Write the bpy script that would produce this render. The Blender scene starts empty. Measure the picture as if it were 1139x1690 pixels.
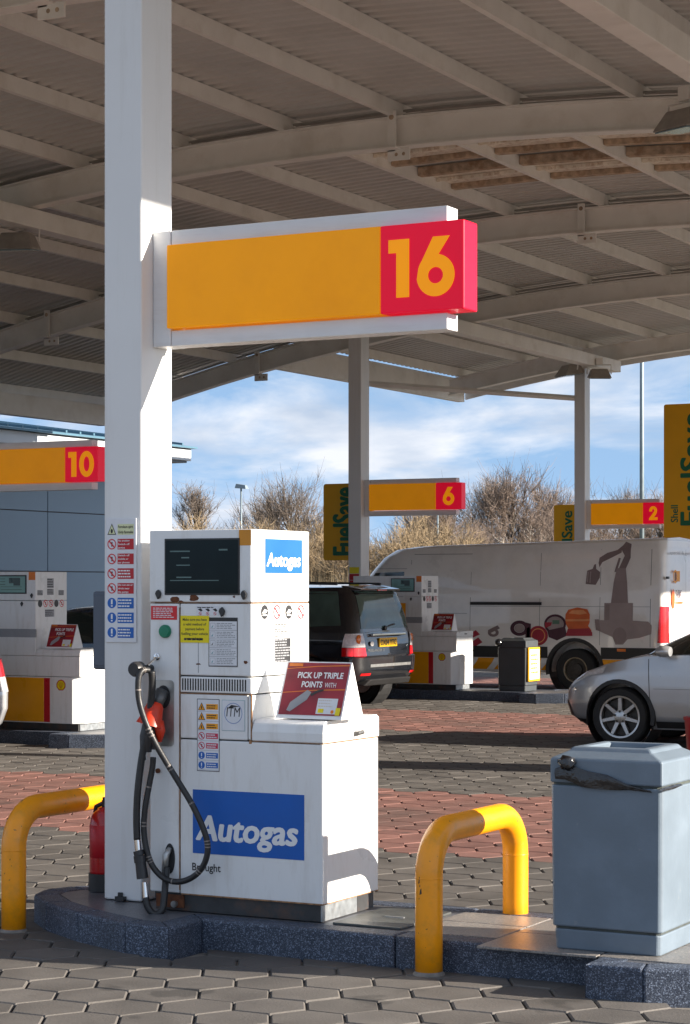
import bpy, bmesh, math, random
from mathutils import Vector, Matrix
from mathutils.geometry import tessellate_polygon
R = math.radians
random.seed(7)
S = bpy.context.scene
C = S.collection

# ------------------------------------------------------------------ camera
# world axes follow the forecourt grid: +X along the pump islands, +Y across the lanes
YAW = math.atan2(.4694, .883)
cd = bpy.data.cameras.new('camera'); cam = bpy.data.objects.new('camera', cd); C.objects.link(cam)
cam.location = (0, 0, 1.7); cam.rotation_euler = (R(90), 0, YAW)
cd.sensor_fit = 'HORIZONTAL'; cd.sensor_width = 36; cd.lens = 36 * 3550 / 1139
cd.shift_y = (968 - 845) / 1139
cd.clip_start = .1; cd.clip_end = 3000
S.camera = cam

# ------------------------------------------------------------------ sky, sun, exposure
SUN = Vector((1, .235, .35)).normalized()
w = bpy.data.worlds.new('World'); S.world = w; w.use_nodes = True
nt = w.node_tree; N = nt.nodes; L = nt.links; N.clear()
out = N.new('ShaderNodeOutputWorld'); bg = N.new('ShaderNodeBackground')
sky = N.new('ShaderNodeTexSky'); sky.sky_type = 'NISHITA'; sky.sun_disc = False
sky.sun_elevation = math.asin(SUN.z); sky.sun_rotation = math.atan2(SUN.x, SUN.y)
sky.air_density = 1.1; sky.dust_density = .6; sky.ozone_density = 1.5
tc = N.new('ShaderNodeTexCoord')
# look the sky colour up a little above the true direction: clear, blue winter air down to the skyline
va = N.new('ShaderNodeVectorMath'); va.operation = 'ADD'; va.inputs[1].default_value = (0, 0, .34); L.new(tc.outputs['Generated'], va.inputs[0])
vn = N.new('ShaderNodeVectorMath'); vn.operation = 'NORMALIZE'; L.new(va.outputs[0], vn.inputs[0]); L.new(vn.outputs[0], sky.inputs['Vector'])
sep = N.new('ShaderNodeSeparateXYZ'); L.new(tc.outputs['Generated'], sep.inputs[0])
def wm(op, a, b=None, v=None):
    n = N.new('ShaderNodeMath'); n.operation = op; L.new(a, n.inputs[0])
    if b is not None: L.new(b, n.inputs[1])
    elif v is not None: n.inputs[1].default_value = v
    return n.outputs[0]
zz = wm('MAXIMUM', sep.outputs['Z'], v=0.0); zz = wm('ADD', zz, v=.24)
cxy = N.new('ShaderNodeCombineXYZ')
L.new(wm('DIVIDE', sep.outputs['X'], zz), cxy.inputs[0]); L.new(wm('DIVIDE', sep.outputs['Y'], zz), cxy.inputs[1])
nz = N.new('ShaderNodeTexNoise'); nz.inputs['Scale'].default_value = 2.9; nz.inputs['Detail'].default_value = 9
nz.inputs['Roughness'].default_value = .56; nz.inputs['Distortion'].default_value = .35; L.new(cxy.outputs[0], nz.inputs['Vector'])
rp = N.new('ShaderNodeValToRGB'); rp.color_ramp.elements[0].position = .40; rp.color_ramp.elements[1].position = .60
rp.color_ramp.elements[1].color = (.92, .92, .92, 1); L.new(nz.outputs['Fac'], rp.inputs[0])
nz2 = N.new('ShaderNodeTexNoise'); nz2.inputs['Scale'].default_value = 4.2; nz2.inputs['Detail'].default_value = 6
L.new(cxy.outputs[0], nz2.inputs['Vector'])
cr = N.new('ShaderNodeValToRGB'); cr.color_ramp.elements[0].position = .36; cr.color_ramp.elements[1].position = .62
cr.color_ramp.elements[0].color = (2.0, 2.35, 2.9, 1); cr.color_ramp.elements[1].color = (3.6, 3.66, 3.85, 1)
L.new(nz2.outputs['Fac'], cr.inputs[0])
mx = N.new('ShaderNodeMix'); mx.data_type = 'RGBA'
L.new(rp.outputs[0], mx.inputs['Factor']); L.new(sky.outputs[0], mx.inputs['A']); L.new(cr.outputs[0], mx.inputs['B'])
L.new(mx.outputs['Result'], bg.inputs[0]); bg.inputs[1].default_value = .105
L.new(bg.outputs[0], out.inputs[0])

sd = bpy.data.lights.new('sun', 'SUN'); sd.energy = 5.0; sd.angle = R(.5); sd.color = (1, .9, .77)
so = bpy.data.objects.new('sun', sd); C.objects.link(so); so.location = (20, 5, 30)
so.rotation_euler = SUN.to_track_quat('Z', 'Y').to_euler()
S.view_settings.view_transform = 'Standard'; S.view_settings.look = 'None'
S.view_settings.exposure = 1.42; S.view_settings.gamma = 1
S.cycles.use_denoising = True; S.cycles.max_bounces = 8; S.cycles.diffuse_bounces = 5
S.cycles.caustics_reflective = False; S.cycles.caustics_refractive = False

# ------------------------------------------------------------------ measuring helpers (survey of the photograph)
CF, CX, HY, HZ, CC, SS = 3550., 570., 968., 1.7, .883, .4694
def onv(x, y, v):
    r = (x - CX) / CF; Y = v / (r * SS + CC); return (Y * (r * CC - SS), HZ - (y - HY) * Y / CF)
def onu(x, y, u):
    r = (x - CX) / CF; Y = u / (r * CC - SS); return (Y * (r * SS + CC), HZ - (y - HY) * Y / CF)
def proj(p):
    X = p[0] * CC + p[1] * SS; Y = -p[0] * SS + p[1] * CC
    return CX + CF * X / Y, HY + CF * (HZ - p[2]) / Y, Y

# ------------------------------------------------------------------ materials
def lin(h):
    h = h.lstrip('#'); c = [int(h[i:i+2], 16) / 255 for i in (0, 2, 4)]
    return tuple(x / 12.92 if x <= .04045 else ((x + .055) / 1.055) ** 2.4 for x in c)
M = {}
def pm(name, col, rough=.5, metal=0., var=.12, scale=6., bump=0., bscale=40., coat=0., spec=.5, dirt=None, dirtamt=.0, dscale=3., dstretch=(1, 1, 1), emit=None, alpha=None, trans=0., speck=None, world=False, spots=None):
    if isinstance(col, str): col = lin(col)
    m = bpy.data.materials.new(name); m.use_nodes = True; t = m.node_tree; n = t.nodes; l = t.links
    b = n['Principled BSDF']; b.inputs['Roughness'].default_value = rough; b.inputs['Metallic'].default_value = metal
    b.inputs['Coat Weight'].default_value = coat; b.inputs['Coat Roughness'].default_value = .03
    b.inputs['Specular IOR Level'].default_value = spec
    if trans: b.inputs['Transmission Weight'].default_value = trans
    co = n.new('ShaderNodeTexCoord'); src = co.outputs['Object']
    if world: src = n.new('ShaderNodeNewGeometry').outputs['Position']
    no = n.new('ShaderNodeTexNoise'); no.inputs['Scale'].default_value = scale; no.inputs['Detail'].default_value = 6; l.new(src, no.inputs['Vector'])
    mr = n.new('ShaderNodeMapRange'); mr.inputs['From Min'].default_value = .3; mr.inputs['From Max'].default_value = .7
    mr.inputs['To Min'].default_value = 1 - var; mr.inputs['To Max'].default_value = 1 + var; l.new(no.outputs['Fac'], mr.inputs['Value'])
    mul = n.new('ShaderNodeMix'); mul.data_type = 'RGBA'; mul.blend_type = 'MULTIPLY'; mul.inputs['Factor'].default_value = 1
    mul.inputs['A'].default_value = (*col, 1); l.new(mr.outputs[0], mul.inputs['B']); cur = mul.outputs['Result']
    if speck:
        vo = n.new('ShaderNodeTexVoronoi'); vo.inputs['Scale'].default_value = speck[0]; l.new(src, vo.inputs['Vector'])
        ra = n.new('ShaderNodeValToRGB'); ra.color_ramp.interpolation = 'CONSTANT'
        els = ra.color_ramp.elements
        for i, (p, c_) in enumerate(speck[1]):
            e = els[i] if i < 2 else els.new(p)
            e.position = p; e.color = (*c_, 1)
        sx = n.new('ShaderNodeSeparateColor'); l.new(vo.outputs['Color'], sx.inputs[0]); l.new(sx.outputs[0], ra.inputs[0])
        mm = n.new('ShaderNodeMix'); mm.data_type = 'RGBA'; mm.blend_type = 'MULTIPLY'; mm.inputs['Factor'].default_value = 1
        l.new(cur, mm.inputs['A']); l.new(ra.outputs[0], mm.inputs['B']); cur = mm.outputs['Result']
    if dirt:
        if isinstance(dirt, str): dirt = lin(dirt)
        mp = n.new('ShaderNodeMapping'); mp.inputs['Scale'].default_value = dstretch; l.new(src, mp.inputs['Vector'])
        d = n.new('ShaderNodeTexNoise'); d.inputs['Scale'].default_value = dscale; d.inputs['Detail'].default_value = 9; d.inputs['Roughness'].default_value = .65
        l.new(mp.outputs[0], d.inputs['Vector'])
        dr = n.new('ShaderNodeMapRange'); dr.inputs['From Min'].default_value = .5; dr.inputs['From Max'].default_value = .75
        dr.inputs['To Max'].default_value = dirtamt; l.new(d.outputs['Fac'], dr.inputs['Value'])
        dm = n.new('ShaderNodeMix'); dm.data_type = 'RGBA'; l.new(dr.outputs[0], dm.inputs['Factor']); l.new(cur, dm.inputs['A'])
        dm.inputs['B'].default_value = (*dirt, 1); cur = dm.outputs['Result']
    if spots:   # scattered oil drips and worn patches
        so_ = n.new('ShaderNodeTexNoise'); so_.inputs['Scale'].default_value = spots[0]; so_.inputs['Detail'].default_value = 3; l.new(src, so_.inputs['Vector'])
        sr = n.new('ShaderNodeMapRange'); sr.inputs['From Min'].default_value = spots[1]; sr.inputs['From Max'].default_value = spots[1] + .05
        sr.inputs['To Max'].default_value = spots[2]; l.new(so_.outputs['Fac'], sr.inputs['Value'])
        sm = n.new('ShaderNodeMix'); sm.data_type = 'RGBA'; l.new(sr.outputs[0], sm.inputs['Factor']); l.new(cur, sm.inputs['A'])
        sm.inputs['B'].default_value = (*spots[3], 1); cur = sm.outputs['Result']
    l.new(cur, b.inputs['Base Color'])
    if rough > .12:
        r2 = n.new('ShaderNodeMapRange'); r2.inputs['To Min'].default_value = max(.03, rough - .1); r2.inputs['To Max'].default_value = min(1, rough + .1)
        l.new(no.outputs['Fac'], r2.inputs['Value']); l.new(r2.outputs[0], b.inputs['Roughness'])
    if bump:
        bn = n.new('ShaderNodeTexNoise'); bn.inputs['Scale'].default_value = bscale; bn.inputs['Detail'].default_value = 4; l.new(src, bn.inputs['Vector'])
        bp = n.new('ShaderNodeBump'); bp.inputs['Strength'].default_value = bump; bp.inputs['Distance'].default_value = .01
        l.new(bn.outputs['Fac'], bp.inputs['Height']); l.new(bp.outputs[0], b.inputs['Normal'])
    if emit:
        b.inputs['Emission Color'].default_value = (*emit[0], 1); b.inputs['Emission Strength'].default_value = emit[1]
    M[name] = m; return m

pm('steel_white', (.87, .85, .82), .5, var=.05, scale=2.5, dirt=(.45, .38, .3), dirtamt=.3, dscale=2.2, bump=.03, bscale=9)
pm('column_white', (.75, .75, .745), .38, var=.04, scale=1.2, dirt=(.5, .47, .42), dirtamt=.3, dscale=3, dstretch=(4, 4, .35))
pm('deck', (.62, .61, .595), .5, var=.06, scale=.9, dirt=(.4, .37, .34), dirtamt=.3, dscale=.8)
pm('rust', (.5, .38, .28), .9, var=.4, scale=9, dirt=(.27, .13, .06), dirtamt=.9, dscale=5, bump=.3, bscale=40)
pm('rust_pale', (.85, .79, .69), .8, var=.15, scale=6, dirt=(.36, .17, .06), dirtamt=.9, dscale=9, dstretch=(1.6, 4, 1), bump=.2, bscale=30)
pm('rust_mark', (.13, .045, .018), .9, var=.35, scale=60)
pm('rust_line', (.3, .16, .08), .9, var=.5, scale=40)
pm('conduit', (.45, .43, .41), .4, .5, var=.08)
pm('pump_white', (.78, .785, .78), .3, var=.03, scale=3, dirt=(.5, .46, .4), dirtamt=.4, dscale=5, dstretch=(3, 3, .6), coat=.15)
pm('pump_dark', (.02, .02, .022), .6, var=.2)
pm('plinth', (.035, .036, .038), .55, var=.3, scale=12, dirt=(.13, .06, .03), dirtamt=.7, dscale=9)
pm('zinc', (.42, .45, .47), .35, .7, var=.2, scale=25, dirt=(.2, .12, .07), dirtamt=.4, dscale=12)
pm('metal_grey', (.42, .42, .41), .35, .8, var=.15, scale=20)
pm('metal_dark', (.12, .12, .12), .45, .6, var=.2, scale=20)
pm('chrome', (.7, .7, .7), .12, 1., var=.05)
pm('screen', (.006, .011, .011), .09, var=.3, scale=5, spec=.16)
pm('screen_lcd', (.16, .33, .30), .12, var=.1, spec=.5)
pm('lcd_print', (.10, .17, .165), .3, var=.05)
pm('lcd_dark', (.03, .06, .055), .3, var=.05)
pm('black_rubber', (.018, .018, .019), .45, var=.25, scale=40, bump=.1, bscale=120)
pm('black_plastic', (.022, .022, .024), .4, var=.15, scale=20)
pm('hose_print', (.22, .19, .17), .6, var=.3, scale=90)
pm('orange_red', '#d8350f', .42, var=.12, scale=20, dirt=(.2, .04, .02), dirtamt=.5, dscale=20)
pm('orange_square', '#d08a1c', .4, var=.08)
pm('green_button', '#0a7a5a', .35, var=.05)
pm('p_white', (.8, .8, .8), .5, var=.02)
pm('p_offwhite', (.72, .73, .76), .5, var=.04, scale=20)
pm('p_black', (.02, .02, .022), .5, var=.1)
pm('p_grey', (.3, .31, .33), .5, var=.1)
pm('p_red', '#b81724', .45, var=.06, scale=15)
pm('p_redbright', '#d0202a', .45, var=.06, scale=15)
pm('p_blue', '#0e5fb5', .45, var=.05, scale=15)
pm('p_autogas', '#0058b0', .5, var=.05, scale=8)
pm('p_yellow', '#e8d400', .45, var=.04, scale=15)
pm('p_amber', '#f0a008', .45, var=.05, scale=15)
pm('p_cream', '#d9dcae', .5, var=.05)
pm('p_pinkred', '#c72a50', .45, var=.06)
pm('p_maroon', '#8f1023', .35, var=.35, scale=7, coat=.2)
pm('p_orange', '#e07818', .4, var=.1)
pm('p_teal', '#3d8f96', .5, var=.2)
pm('p_green', '#0a6a48', .5, var=.05)
pm('sign_yellow', '#f09c00', .33, var=.05, scale=2.2, dirt='#d88400', dirtamt=.45, dscale=1.6, spec=.25, emit=((1, .36, 0), .09))  # emission added to imitate sunlight glowing through translucent acrylic
pm('sign_red', '#cc1030', .33, var=.06, scale=3, spec=.25, emit=((.85, .0, .03), .16))  # added glow, stands in for sun passing through the red panel
pm('sign_num', '#f39a10', .4, var=.04, spec=.25, emit=((1, .33, 0), .16))  # digits given the same added glow as the panels, no lamp inside
pm('sign_alu', (.72, .73, .74), .35, var=.04, scale=5, dirt=(.5, .45, .4), dirtamt=.3, dscale=5, dstretch=(.5, 1, 4))
pm('pump_yellow', '#eda208', .3, var=.05, coat=.25)
pm('pump_red', '#b80f22', .3, var=.05, coat=.25)
pm('banner_yellow', '#eeb008', .5, var=.05, scale=2)
pm('hoop_yellow', '#fa9e02', .38, var=.06, scale=5, dirt=(.4, .2, .03), dirtamt=.5, dscale=9, coat=.1, bump=.06, bscale=18, spots=(34., .70, .9, (.09, .05, .03)))
pm('scuff', (.05, .04, .03), .8, var=.3, scale=60)
pm('extinguisher', '#b3141c', .3, var=.05, coat=.4)
pm('bin_grey', (.135, .175, .218), .5, var=.08, scale=5, dirt=(.18, .225, .28), dirtamt=.35, dscale=5, bump=.06, bscale=60, spots=(22., .71, .5, (.2, .22, .24)))
pm('bin_moss', (.05, .06, .06), .8, var=.3, scale=20, dirt=(.1, .12, .08), dirtamt=.6, dscale=12)
pm('bin_dark', (.045, .052, .058), .5, var=.1, scale=5)
pm('bag', (.012, .012, .014), .16, var=.3, scale=10, bump=.9, bscale=32, spec=.7)
pm('granite', (.05, .062, .086), .55, var=.14, scale=7, bump=.25, bscale=180, speck=(230., [(0, (.45, .5, .6)), (.3, (.8, .85, .95)), (.55, (1.3, 1.3, 1.3)), (.84, (3.5, 3.4, 3.3))]), dirt=(.04, .045, .055), dirtamt=.35, dscale=6)
pm('granite_top', (.12, .125, .135), .38, var=.14, scale=5, bump=.06, bscale=200, speck=(220., [(0, (.7, .7, .75)), (.35, (.95, .95, 1)), (.75, (1.5, 1.45, 1.4))]), dirt=(.07, .07, .075), dirtamt=.5, dscale=4)
pm('slab', (.24, .22, .20), .34, var=.12, scale=6, bump=.15, bscale=160, speck=(160., [(0, (.7, .72, .75)), (.4, (1, 1, 1)), (.8, (1.3, 1.25, 1.2))]), dirt=(.15, .14, .13), dirtamt=.5, dscale=5)
pm('plate_metal', (.10, .105, .10), .4, .4, var=.25, scale=8, bump=.15, bscale=90)
pm('joint', (.2, .178, .155), .95, var=.3, scale=20)
for i, k_ in enumerate((.86, .95, 1.0, 1.07, 1.18)):
    pm('paver_grey%d' % i, (.102 * k_, .093 * k_, .085 * k_), .72, var=.2, scale=3.5, bump=.25, bscale=90, dirt=(.055, .05, .045), dirtamt=.9, dscale=.6, world=True, spots=(2.6, .63, .6, (.03, .028, .026)))
    pm('paver_red%d' % i, (.205 * k_, .097 * k_, .08 * k_), .72, var=.2, scale=3.5, bump=.25, bscale=90, dirt=(.105, .07, .06), dirtamt=.9, dscale=.6, world=True, spots=(2.6, .63, .6, (.035, .028, .025)))
pm('asphalt', (.055, .053, .05), .9, var=.2, scale=3, bump=.4, bscale=60)
pm('grass', (.10, .095, .04), .95, var=.3, scale=.6, bump=.6, bscale=5)
pm('cladding', (.22, .31, .40), .45, var=.04, scale=.7)
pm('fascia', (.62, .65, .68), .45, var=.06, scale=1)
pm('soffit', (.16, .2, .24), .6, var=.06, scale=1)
pm('roof_blue', (.09, .19, .26), .4, .2, var=.08, scale=1)
pm('paint_black', (.008, .009, .012), .22, var=.1, coat=1.)
pm('paint_silver', (.5, .51, .53), .32, .5, var=.03, coat=.8)
pm('paint_blue', (.012, .03, .06), .25, .2, var=.03, coat=1.)
pm('paint_van', (.84, .81, .77), .3, var=.03, scale=1.5, coat=.8, dirt=(.4, .37, .33), dirtamt=.25, dscale=2)
pm('seam', (.1, .1, .1), .7, var=.1)
pm('car_glass', (.012, .022, .020), .04, var=.1, coat=.3, spec=.6)
pm('car_glass_tint', (.05, .085, .07), .05, var=.5, scale=1.8, spec=.6)
pm('trim_black', (.02, .02, .021), .5, var=.12)
pm('tyre', (.02, .02, .021), .75, var=.15, scale=20, bump=.3, bscale=60)
pm('rim', (.5, .5, .5), .3, .85, var=.06)
pm('rim_dark', (.06, .055, .05), .5, .4, var=.3, scale=20)
pm('rim_brass', (.3, .25, .18), .45, .6, var=.2, scale=20)
pm('lamp_red', '#c01018', .15, var=.1, coat=.6)
pm('lamp_clear', (.62, .6, .6), .15, var=.15, scale=30, coat=.6)
pm('lamp_amber', '#e87a28', .15, var=.1, coat=.5)
pm('plate_yellow', '#f0b800', .35, var=.03)
pm('v_mauve', (.22, .16, .155), .5, var=.15, scale=3)
pm('v_mauve_light', (.36, .29, .28), .5, var=.12, scale=3)
pm('v_mauve_mid', (.29, .225, .22), .5, var=.12, scale=3)
pm('v_orange', '#d8652a', .4, var=.15, scale=5)
pm('v_orange_hi', '#e89a62', .4, var=.15, scale=5)
pm('v_redbtn', '#a82438', .4, var=.1, scale=6)
pm('v_green', '#5a7a68', .5, var=.1)
pm('v_plum', '#4b2534', .45, var=.15, scale=6)
pm('v_faint', (.62, .57, .52), .5, var=.1, scale=4)
pm('v_blue', '#8c9cc0', .5, var=.1)
pm('bucket', '#b0101c', .4, var=.05, coat=.2)
pm('floodglass', (.25, .36, .42), .1, var=.1, spec=.6)
pm('flood_body', (.36, .33, .30), .5, .1, var=.15, scale=12)
pm('bark', (.085, .07, .055), .95, var=.25, scale=4, bump=.4, bscale=20)
pm('twig_brown', (.17, .135, .11), .95, var=.25, scale=1.5)
pm('twig_red', (.20, .15, .12), .95, var=.3, scale=1)
pm('twig_gold', (.25, .185, .11), .95, var=.35, scale=.8)
pm('bark_pale', (.42, .38, .34), .9, var=.2, scale=3)
pm('reed', (.19, .15, .09), .95, var=.35, scale=.7)
pm('lamp_post', (.2, .25, .28), .5, .3, var=.1)
pm('grey_box', (.085, .105, .14), .45, var=.05)

# ------------------------------------------------------------------ object helpers
ORG = Vector((0, 0, 0))
def props(o, label=None, cat=None, group=None, kind=None):
    if label: o['label'] = label
    if cat: o['category'] = cat
    if group: o['group'] = group
    if kind: o['kind'] = kind
    return o
def thing(name, label, cat, loc=(0, 0, 0), group=None):
    global ORG
    ORG = Vector(loc)
    o = bpy.data.objects.new(name, None); C.objects.link(o); o.location = loc; o.empty_display_size = .1
    return props(o, label, cat, group)
STUFFY = {'hose_marking', 'faded_lettering', 'pictograms', 'labels', 'notices', 'worn_label', 'faded_print', 'rust_seam', 'rust_patch', 'scuff', 'wheel_bolt', 'rim_hole', 'print', 'bolt', 'lettering', 'badge'}
class MB:
    def __init__(s): s.v = []; s.f = []; s.m = []; s.mi = 0
    def add(s, vs, fs, mi=None):
        b = len(s.v); s.v += [tuple(p) for p in vs]
        for f in fs: s.f.append(tuple(b + i for i in f)); s.m.append(s.mi if mi is None else mi)
        return s
    def box(s, x0, x1, y0, y1, z0, z1, mi=None):
        x0, x1 = sorted((x0, x1)); y0, y1 = sorted((y0, y1)); z0, z1 = sorted((z0, z1))
        return s.add([(x0,y0,z0),(x1,y0,z0),(x1,y1,z0),(x0,y1,z0),(x0,y0,z1),(x1,y0,z1),(x1,y1,z1),(x0,y1,z1)],
            [(0,3,2,1),(4,5,6,7),(0,1,5,4),(1,2,6,5),(2,3,7,6),(3,0,4,7)], mi)
    def hexa(s, p, mi=None):   # 8 corners, bottom loop then top loop
        return s.add(p, [(0,3,2,1),(4,5,6,7),(0,1,5,4),(1,2,6,5),(2,3,7,6),(3,0,4,7)], mi)
    def prism(s, poly, fr, d, mi=None):  # 2D polygon extruded along the frame's normal by d
        a = [fr(x, y, 0) for x, y in poly]; b = [fr(x, y, d) for x, y in poly]; n = len(poly)
        fs = [tuple(range(n, 2 * n)), tuple(range(n - 1, -1, -1))] + [(i, (i + 1) % n, n + (i + 1) % n, n + i) for i in range(n)]
        return s.add(a + b, fs, mi)
    def flat(s, loops, fr, off=0., mi=None):   # polygon with holes, as a flat print
        if len(loops) == 1 and len(loops[0]) < 5:
            return s.add([fr(x, y, off) for x, y in loops[0]], [tuple(range(len(loops[0])))], mi)
        pts = [p for l in loops for p in l]
        tr = tessellate_polygon([[Vector((x, y, 0)) for x, y in l] for l in loops])
        fs = []
        for a, b, c in tr:
            A, B, D = pts[a], pts[b], pts[c]
            if (B[0]-A[0])*(D[1]-A[1]) - (B[1]-A[1])*(D[0]-A[0]) < 0: b, c = c, b
            fs.append((a, b, c))
        return s.add([fr(x, y, off) for x, y in pts], fs, mi)
    def rect(s, x0, x1, y0, y1, fr, off=0., mi=None):
        return s.flat([[(x0, y0), (x1, y0), (x1, y1), (x0, y1)]], fr, off, mi)
    def tube(s, path, r, n=8, mi=None, caps=True):
        path = [Vector(p) for p in path]; k = len(path)
        rs = r if isinstance(r, (list, tuple)) else [r] * k
        rings = []; up = None
        for i, p in enumerate(path):
            t = (path[min(i + 1, k - 1)] - path[max(i - 1, 0)])
            if t.length < 1e-9: t = Vector((0, 0, 1))
            t.normalize()
            if up is None:
                up = Vector((0, 0, 1)) if abs(t.z) < .9 else Vector((1, 0, 0))
            up = (up - t * up.dot(t))
            if up.length < 1e-6: up = t.orthogonal()
            up.normalize(); sd_ = t.cross(up)
            rings.append([p + (up * math.cos(2*math.pi*j/n) + sd_ * math.sin(2*math.pi*j/n)) * rs[i] for j in range(n)])
        vs = [q for rg in rings for q in rg]
        fs = [(i*n + j, i*n + (j+1) % n, (i+1)*n + (j+1) % n, (i+1)*n + j) for i in range(k-1) for j in range(n)]
        if caps: fs += [tuple(range(n-1, -1, -1)), tuple((k-1)*n + j for j in range(n))]
        return s.add(vs, fs, mi)
    def lathe(s, prof, origin, axis='z', n=24, mi=None):  # prof: (r, h)
        vs = []; o = Vector(origin)
        for r, h in prof:
            for j in range(n):
                a = 2*math.pi*j/n; c, d = r*math.cos(a), r*math.sin(a)
                vs.append(o + Vector({'z': (c, d, h), 'y': (d, h, c), 'x': (h, c, d)}[axis]))
        k = len(prof)
        fs = [(i*n + j, i*n + (j+1) % n, (i+1)*n + (j+1) % n, (i+1)*n + j) for i in range(k-1) for j in range(n)]
        return s.add(vs, fs, mi)
    def build(s, name, mats, parent=None, smooth=False, bevel=0., bseg=2, solid=True):
        me = bpy.data.meshes.new(name); me.from_pydata([Vector(p) - ORG for p in s.v], [], s.f)
        if not isinstance(mats, (list, tuple)): mats = [mats]
        for q in mats: me.materials.append(M[q] if isinstance(q, str) else q)
        if len(mats) > 1: me.polygons.foreach_set('material_index', s.m)
        if smooth: me.polygons.foreach_set('use_smooth', [True] * len(me.polygons))
        me.update()
        o = bpy.data.objects.new(name, me); C.objects.link(o)
        if parent: o.parent = parent
        else: o.location = ORG
        if solid:
            bm = bmesh.new(); bm.from_mesh(me)
            if s.closed(bm): bmesh.ops.recalc_face_normals(bm, faces=bm.faces); bm.to_mesh(me)
            bm.free()
        if smooth == 'auto':
            for e in me.edges: pass
            me.set_sharp_from_angle(angle=R(38))
        if bevel:
            b = o.modifiers.new('bevel', 'BEVEL'); b.width = bevel; b.segments = bseg; b.limit_method = 'ANGLE'; b.angle_limit = R(35)
            b.harden_normals = False
        if name in STUFFY: o['kind'] = 'stuff'
        return o
    @staticmethod
    def closed(bm): return all(len(e.link_faces) == 2 for e in bm.edges)
def FV(v):  # frame on a plane facing -Y (towards the camera)
    return lambda x, y, d=0.: (x, v - d, y)
def FU(u):  # frame on a plane facing +X
    return lambda x, y, d=0.: (u + d, x, y)
def FZ(z):
    return lambda x, y, d=0.: (x, y, z + d)
def shift(fr, x0, y0, sx=1., sy=1., sh=0.):
    return lambda x, y, d=0.: fr(x0 + x * sx + y * sh, y0 + y * sy, d)
def circ(cx, cy, r, n=20, ry=None, a0=0):
    ry = r if ry is None else ry
    return [(cx + r * math.cos(a0 + 2*math.pi*i/n), cy + ry * math.sin(a0 + 2*math.pi*i/n)) for i in range(n)]
def rrect(x0, x1, y0, y1, r, n=4):
    out_ = []
    for (cx, cy, a) in ((x1-r, y0+r, -90), (x1-r, y1-r, 0), (x0+r, y1-r, 90), (x0+r, y0+r, 180)):
        for i in range(n + 1):
            t = R(a + 90 * i / n); out_.append((cx + r*math.cos(t), cy + r*math.sin(t)))
    return out_
def text_polys(txt, bold=0., space=1.):
    cu = bpy.data.curves.new('t', 'FONT'); cu.body = txt; cu.size = 1; cu.offset = bold; cu.space_character = space; cu.resolution_u = 3
    cu.fill_mode = 'FRONT'
    o = bpy.data.objects.new('t', cu); C.objects.link(o)
    dg = bpy.context.evaluated_depsgraph_get(); me = bpy.data.meshes.new_from_object(o.evaluated_get(dg))
    vs = [(v.co.x, v.co.y) for v in me.vertices]; fs = [tuple(p.vertices) for p in me.polygons]
    bpy.data.objects.remove(o); bpy.data.curves.remove(cu); bpy.data.meshes.remove(me)
    return vs, fs
_TC = {}
def put_text(mb, txt, fr, x0, x1, y0, h, mi=0, off=.002, bold=0., shear=0., space=1., fit=True, turn=False):
    """text between x0..x1 with cap height h, baseline y0, in frame fr (turn: reads upwards)"""
    k = (txt, bold, space)
    if k not in _TC: _TC[k] = text_polys(txt, bold, space)
    vs, fs = _TC[k]
    if not vs: return
    ax = min(v[0] for v in vs); bx = max(v[0] for v in vs)
    cap = .70; sy = h / cap; sx = (x1 - x0) / (bx - ax) if fit else sy
    pts = []
    for x, y in vs:
        X = x0 + (x - ax) * sx + y * sy * shear; Y = y0 + y * sy
        pts.append(fr(X, Y, off) if not turn else fr(-Y, X, off))
    fs2 = []
    for f in fs:
        a, b, c = (vs[i] for i in f[:3])
        ar = sum(vs[f[i]][0]*vs[f[(i+1) % len(f)]][1] - vs[f[(i+1) % len(f)]][0]*vs[f[i]][1] for i in range(len(f)))
        fs2.append(f if ar > 0 else tuple(reversed(f)))
    mb.add(pts, fs2, mi)
def bold_text(mb, txt, fr, x0, x1, y0, h, mi, off, wt=.03, **kw):
    for k, (dx, dy) in enumerate(((0, 0), (-1, 0), (1, 0), (-.6, .6), (.6, .6), (.6, -.6), (-.6, -.6), (0, .7), (0, -.7))):
        put_text(mb, txt, fr, x0 + dx * wt * h, x1 + dx * wt * h, y0 + dy * wt * h, h, mi, off + k * .00012, **kw)
def copy_tree(o, parent=None):
    c_ = o.copy(); C.objects.link(c_); c_.parent = parent
    for ch in list(o.children): copy_tree(ch, c_)
    return c_
def digit(ch):
    if ch == '1': return [[(.0,.77),(.0,1.),(.4,1.),(.4,0),(.15,0),(.15,.77)]], .4
    if ch == '0': return [circ(.36,.5,.36,32,.52), circ(.36,.5,.14,24,.30)[::-1]], .72
    if ch == '6':
        cxx, cyy, r = .37, .34, .36
        p = [(.32, 1.0), (.64, 1.0), (.43, .70)]
        for i in range(0, 27):
            a = R(78 - i * 9.6); p.append((cxx + r*math.cos(a), cyy + r*math.sin(a)))
        for i in range(1, 6): t = i/5; p.append((.037 + .05*t*t + .02*t, .44 + .16*t))
        return [p, circ(cxx, cyy, .14, 24)[::-1]], .73
    if ch == '2':
        p = [(0, 0), (.66, 0), (.66, .2), (.38, .2), (.55, .42)]
        for i in range(0, 12): a = R(-20 + i*18); p.append((.32 + .3*math.cos(a), .69 + .31*math.sin(a)))
        p += [(.02, .62), (.25, .62)]
        for i in range(0, 9): a = R(170 - i*24); p.append((.32 + .085*math.cos(a), .69 + .1*math.sin(a)))
        p += [(.36, .58), (0, .1)]
        return [p], .66
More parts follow.
